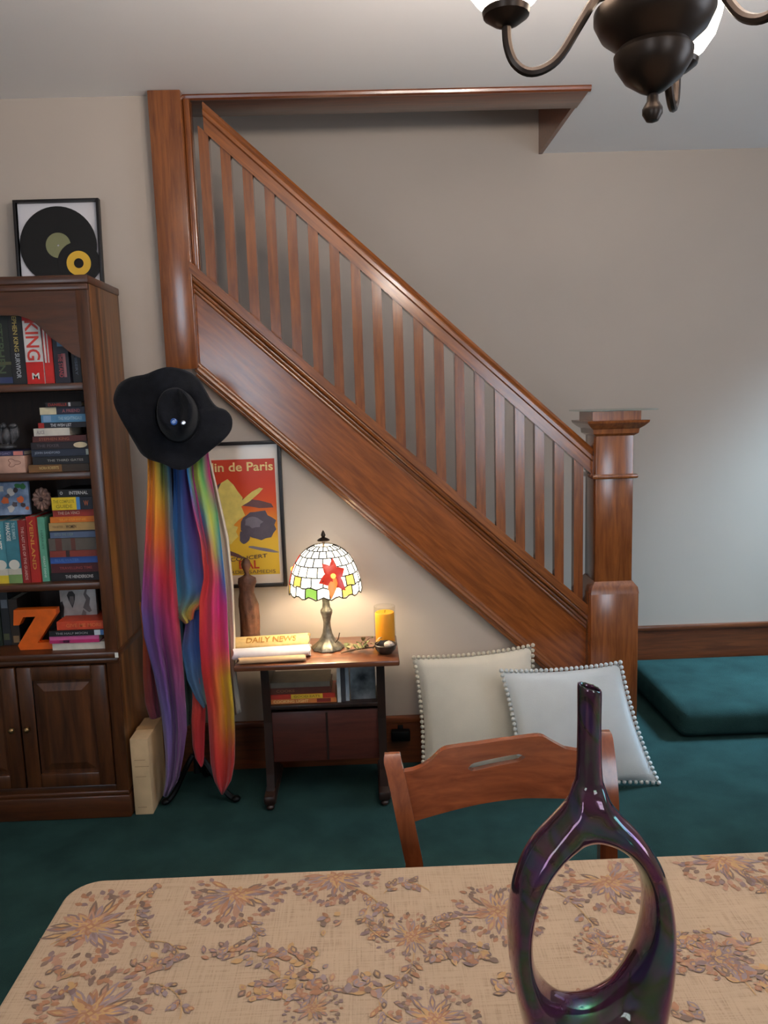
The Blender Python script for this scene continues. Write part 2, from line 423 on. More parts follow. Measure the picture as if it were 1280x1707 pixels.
def arm(a):
    ca, sa = math.cos(a), math.sin(a)
    def P(r, z): return (CHX+ca*r, CHY+sa*r, z)
    pts = []
    ctrl = [(.05, 2.085), (.085, 2.083), (.11, 2.05), (.14, 2.005), (.165, 1.986), (.19, 1.982), (.21, 1.995), (.22, 2.02), (.222, 2.052)]
    for i in range(len(ctrl)-1):
        p0 = ctrl[max(i-1, 0)]; p1 = ctrl[i]; p2 = ctrl[i+1]; p3 = ctrl[min(i+2, len(ctrl)-1)]
        for k in range(4):
            t = k/4
            pts.append(P(*[.5*(2*p1[d]+(p2[d]-p0[d])*t+(2*p0[d]-5*p1[d]+4*p2[d]-p3[d])*t*t+(3*p1[d]-p0[d]-3*p2[d]+p3[d])*t**3) for d in (0, 1)]))
    pts.append(P(*ctrl[-1]))
    ar = MB(); ar.tube(pts, .0072, 8); ao = ar.build('arm', BRONZE, CH)
    q = P(.222, 0)
    MB().lathe([(.008, 2.045), (.02, 2.05), (.034, 2.06), (.036, 2.068), (.03, 2.072)], q, 20).build('shade_cup', BRONZE, ao)
    pr = [(.026, 2.071), (.045, 2.082), (.062, 2.105), (.072, 2.135), (.078, 2.165), (.09, 2.19), (.088, 2.19), (.074, 2.165), (.068, 2.135), (.058, 2.108), (.042, 2.088), (.0, 2.08)]
    MB().lathe(pr, q, 28, fn=lambda a_, z: 1+.02*math.cos(8*a_)*max(0, (z-2.1)*10)).build('glass_shade', SHADE, ao)
    MB().blob((q[0], q[1], 2.125), (.022, .022, .03), 12, 8).build('bulb', SHADE, ao)
    l = bpy.data.lights.new('bulb_light', 'POINT'); l.energy = 35; l.color = (1, .89, .80); l.shadow_soft_size = .035
    lo = bpy.data.objects.new('bulb_light', l); COL.objects.link(lo); lo.location = Vector((q[0], q[1], 2.19))-CH.location; lo.parent = CH
for a in (PI, PI/3, -PI/3): arm(a)

# ------------------------------------------------------------------ bookcase
BX0, BX1, BYF, BYB, BZ = -1.655, -.918, 2.735, 3.06, 1.948
BC = thing('bookcase', 'tall dark pine bookcase with arched top and cabinet doors against the wall', 'bookcase', ((BX0+BX1)/2, BYF, 0))
def part(name, mat, parent, *boxes, bev=.003, smooth=True):
    m = MB()
    for b in boxes: m.box(*b, bev=bev)
    return m.build(name, mat, parent, smooth)
part('side_panel', W_SIDE, BC, (BX1-.025, BX1, BYF+.006, BYB, .10, BZ-.002))
part('side_panel', W_SIDE, BC, (BX0, BX0+.025, BYF+.006, BYB, .10, BZ-.002))
part('back_panel', W_CASE_IN, BC, (BX0+.025, BX1-.025, BYB-.015, BYB-.002, .10, BZ-.03), bev=0)
SW = .045
part('stile', W_CASE, BC, (BX1-SW, BX1-.001, BYF-.008, BYF+.012, .10, BZ-.03))
part('stile', W_CASE, BC, (BX0+.001, BX0+SW, BYF-.008, BYF+.012, .10, BZ-.03))
m = MB(); m.box(BX0-.004, BX1+.004, BYF-.014, BYB, BZ-.028, BZ, bev=.005); m.box(BX0-.001, BX1+.001, BYF-.012, BYF+.01, BZ-.05, BZ-.027, bev=.005)
m.build('top_board', W_CASE_H, BC)
# arched valance
xc = (BX0+BX1)/2; hwid = (BX1-BX0)/2-SW+.002
def arch(u):   # u 0 centre .. 1 edge : height of the opening
    return interp([(0, 1.825), (.40, 1.82), (.52, 1.805), (.62, 1.775), (.70, 1.745), (.80, 1.722), (.90, 1.69), (1, 1.672)], abs(u))[0]
m = MB(); N_ = 48
rows = []
for i in range(N_+1):
    u = -1+2*i/N_; x = xc+u*hwid
    rows.append([Vector((x, BYF-.006, BZ-.04)), Vector((x, BYF-.006, arch(u))), Vector((x, BYF+.012, arch(u))), Vector((x, BYF+.012, BZ-.04))])
m.grid(rows, closev=True); m.build('arched_valance', W_CASE_H, BC)
SHZ = [1.592, 1.286, .891]
for z in SHZ: part('shelf', W_CASE_H, BC, (BX0+.026, BX1-.026, BYF+.014, BYB-.016, z-.022, z), (BX0+SW+.001, BX1-SW-.001, BYF+.000, BYF+.014, z-.026, z))
LEDGE = .640
part('ledge', W_CASE_H, BC, (BX0-.002, BX1+.006, BYF-.022, BYB-.016, LEDGE-.026, LEDGE), (BX0+.002, BX1+.001, BYF-.014, BYF+.02, LEDGE-.046, LEDGE-.025), bev=.006)
part('plinth', W_CASE_H, BC, (BX0-.004, BX1+.004, BYF-.014, BYB-.002, .001, .088), (BX0-.001, BX1+.001, BYF-.01, BYB-.004, .088, .105), bev=.005)
part('bottom_rail', W_CASE_H, BC, (BX0+SW, BX1-SW, BYF-.006, BYF+.012, .10, .128))
# doors
KNOB = M('brass_knob', (150, 120, 80), .3, metal=.9)
for sgn in (-1, 1):
    a, b = (xc+.003, BX1-SW-.003) if sgn > 0 else (BX0+SW+.003, xc-.003)
    z0, z1 = .131, LEDGE-.05; fw = .052
    d = MB()
    for bx in ((a, a+fw, z0, z1), (b-fw, b, z0, z1), (a+fw, b-fw, z0, z0+fw), (a+fw, b-fw, z1-fw, z1)):
        d.box(bx[0], bx[1], BYF-.016, BYF+.006, bx[2], bx[3], bev=.004)
    dd = d.build('door', W_CASE, BC)
    p = MB(); p.box(a+fw-.004, b-fw+.004, BYF-.004, BYF+.004, z0+fw-.004, z1-fw+.004)
    A = [(a+fw+.012, z0+fw+.012), (b-fw-.012, z0+fw+.012), (b-fw-.012, z1-fw-.012), (a+fw+.012, z1-fw-.012)]
    B = [(a+fw+.04, z0+fw+.04), (b-fw-.04, z0+fw+.04), (b-fw-.04, z1-fw-.04), (a+fw+.04, z1-fw-.04)]
    p.grid([[Vector((x, BYF-.005, z)) for x, z in A], [Vector((x, BYF-.013, z)) for x, z in B]], closev=True)
    k = len(p.v); p.add([(x, BYF-.013, z) for x, z in B], [(0, 1, 2, 3)])
    p.build('door_panel', W_CASE, dd, ang=15)
    kx = a+.024 if sgn > 0 else b-.024
    kn = MB(); kn.blob((kx, BYF-.032, .362), (.011, .010, .011)); kn.tube([(kx, BYF-.016, .362), (kx, BYF-.03, .362)], .005, 8)
    kn.build('knob', KNOB, dd)
# small white chip of paper on the ledge end
CHIP = M('white_sticker', (228, 224, 214), .7)
part('sticker', CHIP, BC, (BX1-.006, BX1+.006, BYF-.0235, BYF-.0222, LEDGE-.022, LEDGE-.004), bev=0)

# ------------------------------------------------------------------ books
SPY = 2.765      # plane of the spines
def cm(c, rough=.55): return M('cover_%d_%d_%d' % c, c, rough, vary=(30, .06))
def book(label, group, box, lie, cover, texts=(), bands=(), page=None, depth=.15, rough=.5, cat='book', name='book', lean=0):
    """spine faces the viewer. box=(x0,x1,z0,z1); texts: (string, u0,u1,v0,v1,colour,vertical); bands: (u0,u1,v0,v1,colour)"""
    x0, x1, z0, z1 = box; y0 = SPY+random.uniform(-.006, .010); y1 = min(y0+depth, BYB-.03)
    t = .0022
    root = thing(name, label, cat, ((x0+x1)/2, (y0+y1)/2, z0), group)
    T = None
    if lean:
        piv = Vector((x0 if lean < 0 else x1, 0, z0)); T = Matrix.Translation(piv) @ Matrix.Rotation(lean, 4, 'Y') @ Matrix.Translation(-piv)
    m = MB()
    if lie:
        m.box(x0, x1, y0, y0+t, z0, z1, T=T); m.box(x0, x1, y0+t, y1, z0, z0+t, T=T); m.box(x0, x1, y0+t, y1, z1-t, z1, T=T)
    else:
        m.box(x0, x1, y0, y0+t, z0, z1, T=T); m.box(x0, x0+t, y0+t, y1, z0, z1, T=T); m.box(x1-t, x1, y0+t, y1, z0, z1, T=T)
    m.build('cover', cm(cover, rough), root, smooth=False)
    p = MB()
    if lie: p.box(x0+.003, x1-.003, y0+t, y1-.004, z0+t, z1-t, T=T)
    else: p.box(x0+t, x1-t, y0+t, y1-.004, z0+.002, z1-.003, T=T)
    p.build('pages', PAPER, root, smooth=False)
    def pt(u, v, d): 
        q = Vector((lerp(x0, x1, u), y0-d, lerp(z0, z1, v))); return T @ q if T else q
    for u0, u1, v0, v1, c_ in bands:
        b = MB(); b.add([pt(u0, v0, .0005), pt(u1, v0, .0005), pt(u1, v1, .0005), pt(u0, v1, .0005)], [(0, 1, 2, 3)])
        b.build('spine_band', cm(c_), root, smooth=False)
    for s_, u0, u1, v0, v1, c_, vert in texts:
        b = MB()
        if vert: text(b, s_, pt(u0, v1, .001), pt(u0, v0, .001)-pt(u0, v1, .001), pt(u1, v1, .001)-pt(u0, v1, .001), bold=True)
        else: text(b, s_, pt(u0, v0, .001), pt(u1, v0, .001)-pt(u0, v0, .001), pt(u0, v1, .001)-pt(u0, v0, .001), bold=True)
        b.build('lettering', cm(c_), root, smooth=False)
    return root
def pxs(x0, x1, y): return aY(x0, y, SPY).x, aY(x1, y, SPY).x
def stack(items, base, group):
    """items bottom up: (label, px_x0, px_x1, px_y0(top), px_y1(bottom), colour, texts, bands, kwargs)"""
    z = base+.0005
    for it in items:
        lb, xa, xb, ya, yb, col_, tx, bd = it[:8]; kw = it[8] if len(it) > 8 else {}
        h = (yb-ya)*.00212; a, b = pxs(xa, xb, (ya+yb)/2)
        book(lb, group, (a, min(b, BX1-SW-.003), z, z+h-.0006), True, col_, tx, bd, **kw)
        z += h
    return z
CR = (214, 200, 168); W = (222, 220, 212)
G2 = 'books piled on the second shelf'
stack([
 ('brown and black book at the bottom of the pile beside the pink box', 48, 149, 773, 785.5, (122, 84, 44), [('NORA ROBERTS', .18, .5, .35, .75, (200, 170, 110), 0)], [(.55, 1, 0, 1, (58, 46, 36))]),
 ('black hardback with widely spaced grey title, second lowest of its pile', 55, 149, 759.5, 772.5, (24, 24, 30), [('THE THIRD GATES', .26, .9, .35, .65, (150, 146, 140), 0)], []),
 ('navy blue hardback just above the black spaced-title book', 52, 148, 747.5, 759.5, (40, 48, 66), [('JOHN SANDFORD', .06, .5, .3, .7, (150, 160, 175), 0)], [(.95, 1, .1, .9, (180, 190, 180))]),
 ('dark hardback with a cream oval at its right end', 52, 147, 735.6, 747.5, (36, 28, 34), [('THE FIXER', .1, .5, .3, .7, (90, 80, 86), 0)], []),
 ('maroon hardback lying under the short white paperback', 55, 145, 725.6, 735.6, (84, 36, 34), [('STEPHEN KING', .12, .68, .25, .75, (150, 88, 66), 0)], []),
 ('short white paperback in the middle of the upper pile', 56, 116, 712.9, 725.6, (214, 208, 196), [('ALICE', .08, .3, .25, .75, (150, 140, 140), 0)], []),
 ('black paperback with white title lying on the white paperback', 62, 144, 704, 712.9, (26, 24, 34), [('THE WISH LIST', .25, .68, .2, .8, (200, 200, 205), 0)], [(0, .12, 0, 1, (170, 40, 34))]),
 ('light blue hardback near the top of the upper pile', 67, 143, 691, 704, (84, 138, 176), [('THE NIGHTINGALE', .38, .9, .28, .72, (160, 190, 205), 0)], [(.05, .22, .1, .9, (130, 165, 200))]),
 ('navy book with a cream left end on the light blue hardback', 65, 140, 679, 691, (40, 42, 60), [('A FRIEND', .5, .9, .25, .7, (150, 90, 100), 0)], [(0, .37, 0, 1, (222, 210, 176))]),
 ('thin black book with red title on top of the upper pile', 76, 136, 671, 679, (28, 22, 24), [('DANIELLE', .08, .6, .2, .8, (150, 50, 44), 0)], [(.64, .7, .1, .9, (200, 198, 200))]),
], SHZ[1], G2)
def spine_disc(label, u, v, ru, rv, mat):
    root = next(o for o in COL.objects if o.get('label') == label); cv = next(c for c in root.children if c.name.startswith('cover'))
    xs = [p.co.x+root.location.x for p in cv.data.vertices]; zs_ = [p.co.z+root.location.z for p in cv.data.vertices]; y_ = min(p.co.y for p in cv.data.vertices)+root.location.y
    cx_, cz_ = lerp(min(xs), max(xs), u), lerp(min(zs_), max(zs_), v); m = MB()
    m.add([(cx_+ru*math.cos(2*PI*k/20), y_-.0011, cz_+rv*math.sin(2*PI*k/20)) for k in range(20)], [tuple(range(20))]); m.build('printed_disc', mat, root, smooth=False)
spine_disc('dark hardback with a cream oval at its right end', .87, .5, .024, .010, cm((222, 204, 168)))
# pink-tan box and the small book on it
a, b = pxs(-26, 41, 770); zb = SHZ[1]+.0005
r = thing('box', 'pinkish tan box with an ornament on the shelf under the eagle', 'box', ((a+b)/2, SPY+.05, zb))
m = MB(); m.box(a, b, SPY, SPY+.10, zb, zb+.060, bev=.0015); m.build('body', M('pink_board', (190, 150, 132), .7, vary=(25, .1)), r)
m = MB(); m.tube([(lerp(a, b, .72)+.018*math.cos(t_)*(1+.4*math.cos(3*t_)), SPY-.0006, zb+.036+.012*math.sin(t_)*(1+.3*math.cos(3*t_))) for t_ in [2*PI*k/40 for k in range(41)]], .0008, 5, cap=False)
m.build('ornament', M('ornament_ink', (130, 84, 74), .7), r)
zt = zb+.0605
book('flat dark blue paperback with a pale red end under the eagle', G2, (pxs(-28, 39, 756)[0], pxs(-28, 39, 756)[1], zt, zt+.017), True, (52, 50, 84), [('TOM CLANCY', .3, .68, .25, .75, (150, 140, 170), 0)], [(.74, .98, .08, .92, (196, 120, 110))])
# eagle statuette
EG = M('grey_pewter', (84, 82, 84), .5, metal=.4, vary=(40, .3), bump=(120, .5))
e0 = aY(16, 750, SPY+.06); ez = zt+.0175; ex, ey = e0.x-.004, SPY+.055
EA = thing('eagle_statuette', 'small grey eagle statuette with raised wings on the bookcase', 'statuette', (ex, ey, ez))
m = MB(); m.blob((ex, ey, ez+.012), (.034, .024, .0115)); m.build('rock', EG, EA)
m = MB(); m.blob((ex, ey, ez+.050), (.016, .015, .032), 12, 9); m.blob((ex-.003, ey-.008, ez+.088), (.010, .011, .011)); m.blob((ex+.002, ey-.001, ez+.024), (.009, .008, .014))
m.tube([(ex-.004, ey-.014, ez+.089), (ex-.005, ey-.021, ez+.086), (ex-.005, ey-.023, ez+.081)], [.005, .0035, .001], 8); m.build('body', EG, EA)
for sg in (-1, 1):
    m = MB()
    for k in range(6):
        t_ = k/5
        bx, bz = ex+sg*(.014+.020*t_), ez+.086-.004*t_
        tip = Vector((ex+sg*(.022+.020*t_), ey+.006, ez+.026+.016*t_))
        m.blob(((bx+tip.x)/2, ey+.004, (bz+tip.z)/2), (.007, .006, (bz-tip.z)/2+.006), 8, 6)
    m.blob((ex+sg*.026, ey, ez+.086), (.016, .008, .010), 10, 6); m.build('wing', EG, EA)
# third shelf: upright books, comic board, ammonite, pile
def upright(label, group, xa_t, xa_b, xb_b, ytop, base, col_, tx=(), bd=(), **kw):
    pb = aY(xa_b, 960, SPY); 
    a, b = pxs(xa_b, xb_b, kw.pop('yb', 968)); zt_ = aY(xa_b, ytop, SPY).z
    return book(label, group, (a, b-.0006, base+.0005, zt_), False, col_, tx, bd, **kw)
G3 = 'upright books on the third shelf'
upright('teal paperback with a white disc and yellow foot at the frame edge', G3, 0, -8, 16, 869, SHZ[2], (74, 140, 152), [('AUGUST', .3, .75, .55, .97, W, 1)], [(0, 1, 0, .13, (216, 190, 52)), (.0, 1, .13, .24, (196, 190, 176))])
upright('teal paperback with a white disc and green foot next to the red books', G3, 13, 16.4, 39, 868, SHZ[2], (58, 120, 134), [('PARADISE', .12, .42, .68, .97, W, 1), ('THE SUMMER', .55, .8, .7, .97, (170, 200, 205), 1)], [(0, 1, 0, .14, (120, 150, 90)), (0, 1, .14, .24, (190, 184, 168))])
upright('dark red hardback standing against the teal paperback', G3, 32, 39.4, 53, 867, SHZ[2], (142, 28, 24), [('THE LAST LIFE OF THE GUARDS', .35, .7, .05, .9, (206, 160, 150), 1)])
upright('bright red hardback with dashes of gold standing beside the green one', G3, 47, 53.4, 69, 861, SHZ[2], (172, 34, 26), [('VEINLAND', .3, .7, .2, .95, (206, 140, 60), 1)])
upright('slim sea green hardback standing next to the pile of books', G3, 63, 69.6, 81.5, 863, SHZ[2], (96, 164, 136), [('GREAT DANE', .35, .65, .06, .4, (190, 220, 205), 1), ('HARRIET', .35, .65, .5, .8, (60, 120, 100), 1)])
# white discs on the two teal spines
DISC = M('white_print', (216, 212, 200), .6)
spine_disc('teal paperback with a white disc and yellow foot at the frame edge', .55, .30, .020, .018, DISC)
spine_disc('teal paperback with a white disc and green foot next to the red books', .5, .30, .019, .018, DISC)
G3b = 'books piled on the third shelf'
z3 = stack([
 ('black hardback with white title at the bottom of the third-shelf pile', 83.5, 164, 952.7, 967, (22, 20, 24), [('THE HENDERSONS', .3, .88, .3, .7, (190, 188, 186), 0)], []),
 ('maroon hardback with faint red title above the bottom black one', 83.5, 164, 936.8, 952.7, (78, 28, 34), [('TRAVELLING TIME', .18, .86, .35, .65, (150, 70, 66), 0)], []),
 ('bright blue hardback in the middle of the third-shelf pile', 82, 163, 925, 936.8, (52, 92, 168), [('BLUE WATER', .1, .6, .3, .7, (84, 124, 190), 0)], []),
 ('thin brick red book lying on the bright blue hardback', 83, 163, 914, 925, (134, 54, 42), [], [(.34, .42, 0, 1, (60, 40, 40))]),
 ('thick grey brown book with dark red stripes across the spine', 81, 162, 893, 914, (92, 84, 76), [], [(.14, .27, 0, 1, (96, 54, 46)), (.46, .55, 0, 1, (96, 54, 46))]),
 ('slate blue book lying between the tan and the grey brown books', 82, 160, 880.5, 893, (88, 104, 134), [('INTO THE DEEP', .1, .5, .3, .7, (120, 140, 140), 0)], [(0, 1, .82, 1, (40, 44, 60))]),
 ('tan rounded hardback with dark title lying under the orange book', 80, 159, 867, 880.5, (186, 150, 92), [('WOMEN', .36, .58, .28, .72, (90, 64, 40), 0), ('FOR BETTER', .08, .3, .35, .65, (150, 116, 70), 0)], []),
 ('thin orange paperback lying on the tan hardback', 81.5, 158, 857, 867, (222, 120, 34), [('SUNSHINE', .2, .8, .3, .7, (236, 160, 60), 0)], []),
 ('red book with pale title under the yellow and blue one', 86, 156, 845, 857, (166, 48, 38), [('THE DA VINCI', .12, .64, .3, .75, (220, 170, 150), 0)], []),
 ('thick book with a yellow and blue spine near the top of its pile', 86.5, 155, 823.5, 845, (26, 30, 44), [('THE COMPLETE', .04, .55, .55, .8, (150, 130, 20), 0), ('GUIDE', .1, .5, .15, .42, (150, 130, 20), 0), ('W', .78, .9, .3, .7, (190, 100, 60), 0)], [(0, .6, 0, 1, (226, 194, 40)), (.6, .69, 0, 1, (70, 130, 190))]),
 ('black hardback with white title on top of the third-shelf pile', 95, 155, 811, 823.5, (20, 20, 22), [('INTERNAL', .32, .84, .3, .75, (200, 198, 196), 0), ('0', .06, .14, .3, .75, (170, 168, 166), 0)], []),
], SHZ[2], G3b)
# comic board resting on the upright books
zc = aY(20, 867, SPY).z+.014
a, b = pxs(-40, 43, 840); ztop = aY(20, 805, SPY).z
r = thing('picture_board', 'bright picture board with blue and orange patches lying over the upright books', 'picture board', ((a+b)/2, SPY+.05, zc))
m = MB(); m.box(a, b, SPY+.03, SPY+.045, zc, ztop, bev=.001); m.build('board', M('board_print', (92, 128, 178), .5, vary=(22, .35), c2=(150, 170, 200)), r)
m = MB(); rnd = random.Random(3)
for k, (u, v, rr, mi) in enumerate([(.52, .45, .016, 0), (.83, .48, .014, 0), (.64, .72, .016, 1), (.62, .2, .014, 1), (.8, .88, .013, 2), (.9, .86, .012, 2), (.7, .33, .012, 3), (.45, .8, .014, 1), (.95, .2, .008, 0), (.58, .58, .01, 3), (.75, .75, .01, 4), (.88, .3, .01, 4)]):
    cx_, cz_ = lerp(a, b, u), lerp(zc, ztop, v)
    pts = [(cx_+rr*rnd.uniform(.6, 1.1)*math.cos(t_), SPY+.0292-.0001*k, cz_+rr*rnd.uniform(.6, 1.1)*math.sin(t_)) for t_ in [2*PI*i/9 for i in range(9)]]
    m.add(pts, [tuple(range(9))], mi)
m.build('printed_patches', [cm((206, 96, 44)), cm((196, 190, 184)), cm((48, 120, 62)), cm((92, 80, 84)), cm((60, 46, 50))], r, smooth=False)
# ammonite disc
c0 = aY(69, 836, SPY+.02); rz_ = .041
zam = aY(66, 862, SPY).z+.020
AM = thing('ammonite', 'round ribbed brown fossil disc standing between picture board and pile', 'fossil', (c0.x, SPY+.03, zam))
m = MB(); P = []
for k in range(48):
    t_ = 2*PI*k/48; rib = 1+.05*math.cos(12*t_); row = []
    for rr, yy in ((0, -.010), (.3, -.011), (.5, -.014), (.75, -.016), (.95, -.010), (1, 0), (.9, .01), (0, .012)):
        row.append(Vector((c0.x+.032*rr*rib*math.cos(t_), SPY+.03+yy*(1+.25*math.cos(12*t_)*rr), zam+rz_+rz_*rr*rib*math.sin(t_))))
    P.append(row)
m.grid(P, closeu=True); m.build('shell', M('fossil', (110, 74, 66), .6, vary=(70, .3), c2=(160, 124, 110)), AM, ang=50)
m = MB(); m.blob((c0.x, SPY+.018, zam+rz_), (.007, .008, .008)); m.build('centre', M('fossil_core', (62, 40, 36), .6), AM)
# top shelf
G1 = 'upright books on the top shelf'
upright('black hardback with green tint and blue foot on the top shelf', G1, 0, -12, 20.5, 512, SHZ[0], (30, 34, 30), [('STEPHEN', .3, .7, .15, .8, (70, 84, 60), 1)], [(0, 1, .02, .10, (48, 58, 96)), (0, 1, .26, .30, (84, 84, 56))], yb=628)
upright('black hardback with yellow and white lettering beside the red one', G1, 19, 21, 45, 510, SHZ[0], (26, 26, 28), [('STEPHEN KING', .3, .62, .42, .96, (170, 150, 84), 1), ('SURVIVOR', .3, .62, .08, .4, (170, 172, 176), 1)], yb=628)
upright('fat red and white hardback with a huge white name on the spine', G1, 39, 46, 75, 508, SHZ[0], (206, 202, 200), [('KING', .12, .88, .30, .80, (204, 60, 50), 1), ('M', .3, .72, .06, .14, W, 0)], [(0, 1, 0, .28, (196, 26, 20)), (0, 1, .80, .90, (190, 34, 28))], yb=628)
upright('slim red hardback with white stripes beside the fat red one', G1, 70, 75.6, 91, 522, SHZ[0], (196, 34, 26), [], [(.1, .3, .3, .9, (220, 214, 210)), (.45, .6, .3, .85, (200, 190, 186))], yb=628)
upright('dark paperback with blue top and pink patches on the top shelf', G1, 92, 93, 118, 540, SHZ[0], (34, 32, 44), [('THE STAND', .3, .6, .1, .5, (160, 70, 76), 1)], [(.3, .7, .62, .9, (96, 130, 160)), (.62, .8, .1, .5, (150, 96, 100))], yb=628)
upright('narrow black paperback next to the right stile of the top shelf', G1, 120, 120, 135, 575, SHZ[0], (28, 28, 34), [('MISERY', .35, .65, .2, .75, (96, 104, 120), 1)], [], yb=628)
# bottom compartment
G4 = 'books piled on the bottom shelf'
SPY = 2.745
stack([
 ('thin white book at the bottom of the pile beside the orange letter', 86, 175, 1073.5, 1086, (212, 204, 190), [], []),
 ('pink paperback with magenta band lying on the white book', 82, 165, 1060.5, 1073.5, (206, 96, 150), [('SWEET', .2, .42, .1, .4, (120, 50, 90), 0)], [(0, 1, 0, .45, (190, 40, 104)), (.27, .4, .05, .42, (70, 30, 60))]),
 ('black paperback with a blue and white end in the bottom pile', 82, 174, 1051, 1060.5, (24, 24, 28), [('THE HALF MOON', .12, .7, .3, .7, (150, 150, 150), 0)], [(.82, .93, 0, 1, (196, 206, 214)), (.93, 1, 0, 1, (74, 116, 170))]),
 ('red orange hardback on top of the pile below the photograph', 93, 172, 1036.5, 1051, (206, 72, 40), [('GIVE ME MORE', .2, .96, .3, .75, (226, 120, 70), 0)], []),
], LEDGE, G4)
# framed black and white photo book
SPY = 2.84
a, b = pxs(101, 161, 1010); z1 = aY(130, 975, SPY).z
r = thing('photo_book', 'large book with a black and white photograph cover behind the bottom pile', 'book', ((a+b)/2, SPY, LEDGE+.0005))
m = MB(); m.box(a, b, SPY, SPY+.022, LEDGE+.0005, min(z1, SHZ[2]-.03), bev=.001); m.build('cover', M('photo_grey', (176, 170, 166), .45, vary=(14, .18), c2=(206, 202, 198)), r)
m = MB(); zz = lambda v: lerp(aY(130, 1041, SPY).z, z1, v)
def pol(mb, pts, mi, d): mb.add([(lerp(a, b, u), SPY-.0006-d*.0002, zz(v)) for u, v in pts], [tuple(range(len(pts)))], mi)
pol(m, [(.24, .62), (.20, .75), (.26, .84), (.36, .85), (.43, .76), (.41, .62), (.33, .42)], 1, 0)
pol(m, [(.26, .6), (.28, .72), (.38, .72), (.39, .6), (.33, .47)], 2, 1)
pol(m, [(.62, .42), (.72, .62), (.66, .76), (.74, .92), (.78, .90), (.74, .78), (.84, .66), (.80, .48), (.86, .34), (.78, .3)], 2, 0)
pol(m, [(.0, .2), (.06, .2), (.10, .45), (.06, .6), (.0, .58)], 1, 0)
pol(m, [(.5, .1), (.62, .38), (.7, .3), (.66, .08)], 2, 0)
m.build('photo_print', [cm((90, 86, 84)), cm((50, 46, 46)), cm((112, 106, 104))], r, smooth=False)
SPY = 2.80
# orange letter Z
a, b = aY(22, 1040, 2.77).x, aY(95, 1040, 2.77).x; zA, zB = LEDGE+.0005, LEDGE+.0005+.150
def zp(u, v): return (lerp(a, b, u), 2.77, lerp(zA, zB, v))
poly = [(.10, 0), (.98, 0), (.98, .30), (.86, .30), (.76, .17), (.52, .17), (1.0, .86), (1.0, 1.0), (.04, 1.0), (.0, .62), (.13, .62), (.24, .82), (.52, .82), (.06, .12)]
m = MB(); m.prism([zp(u, v) for u, v in poly], (0, .035, 0))
r = m.build('letter_ornament', M('orange_paint', (222, 96, 10), .5, vary=(30, .05)), smooth=False)
tag(r, 'bright orange block letter Z standing on the bookcase ledge', 'letter')
# dark magazines at the frame edge on the ledge
SPY = 2.83
for k, (xa, xb, yt, c_, lb) in enumerate([(-14, 4, 985, (30, 42, 30), 'dark green magazine leaning at the left edge behind the orange letter'), (4.6, 18, 988, (40, 42, 46), 'charcoal magazine with pale corner standing behind the orange letter'), (18.6, 33, 1000, (56, 44, 36), 'brown magazine standing behind the orange letter')]):
    a, b = pxs(xa, xb, 1070)
    book(lb, 'magazines behind the orange letter', (a, b, LEDGE+.0005, aY(10, yt, SPY).z), False, c_, [], [(.1, .9, .7, .86, (110, 116, 124)), (.1, .8, .1, .22, (84, 90, 60))] if k < 2 else [(.2, .9, .05, .2, (150, 120, 84))], depth=.12, cat='magazine', name='magazine')

# ------------------------------------------------------------------ framed records on top of the bookcase
RY = 3.035; rz0 = BZ+.0006
rx0, rx1 = -1.272, -.957; rz1 = rz0+.322
RF = thing('framed_records', 'two vinyl records in a thin black frame leaning on top of the bookcase', 'framed records', ((rx0+rx1)/2, RY, rz0))
TL = Matrix.Translation((0, RY, rz0)) @ Matrix.Rotation(-.07, 4, 'X') @ Matrix.Translation((0, -RY, -rz0)) @ Matrix.Shear('XZ', 4, (0, 0)) 
def tl(mb): mb.v = [tuple(TL @ Vector(v)) for v in mb.v]; return mb
FB = M('black_frame', (22, 18, 20), .4)
m = MB(); fw = .011
for bx in ((rx0, rx0+fw, rz0, rz1), (rx1-fw, rx1, rz0, rz1), (rx0+fw, rx1-fw, rz0, rz0+fw), (rx0+fw, rx1-fw, rz1-fw, rz1)): m.box(bx[0], bx[1], RY-.022, RY, bx[2], bx[3], bev=.0015)
tl(m).build('frame', FB, RF)
m = MB(); m.box(rx0+fw, rx1-fw, RY-.006, RY-.002, rz0+fw, rz1-fw); tl(m).build('white_backing', M('white_card', (214, 210, 214), .8), RF)
VIN = M('vinyl', (20, 19, 20), .3, spec=.5)
def disc(name, cx_, cz_, r, rl, mlab, y, hole):
    m = MB(); P = []
    for k in range(48):
        t_ = 2*PI*k/48
        P.append([Vector((cx_+rr*math.cos(t_), y+yy, cz_+rr*math.sin(t_))) for rr, yy in ((r, .0015), (r, 0), (r*.92, -.0004), (r*.85, 0), (r*.7, -.0004), (r*.6, 0), (rl, -.0004), (hole, -.0004), (hole, .0015))])
    m.grid(P, closeu=True, closev=True); d = tl(m).build(name, VIN, RF)
    m = MB(); P = []
    for k in range(40):
        t_ = 2*PI*k/40
        P.append([Vector((cx_+rr*math.cos(t_), y-.0009, cz_+rr*math.sin(t_))) for rr in (rl, hole)])
    m.grid(P, closeu=True); tl(m).build('record_label', mlab, d)
    return d
mx, mz = (rx0+rx1)/2, (rz0+rz1)/2
disc('long_playing_record', mx-.003, mz-.004, .142, .046, M('olive_label', (128, 128, 92), .6), RY-.010, .004)
disc('small_record', mx+.070, mz-.072, .079, .045, M('yellow_label', (222, 176, 56), .55), RY-.014, .018)

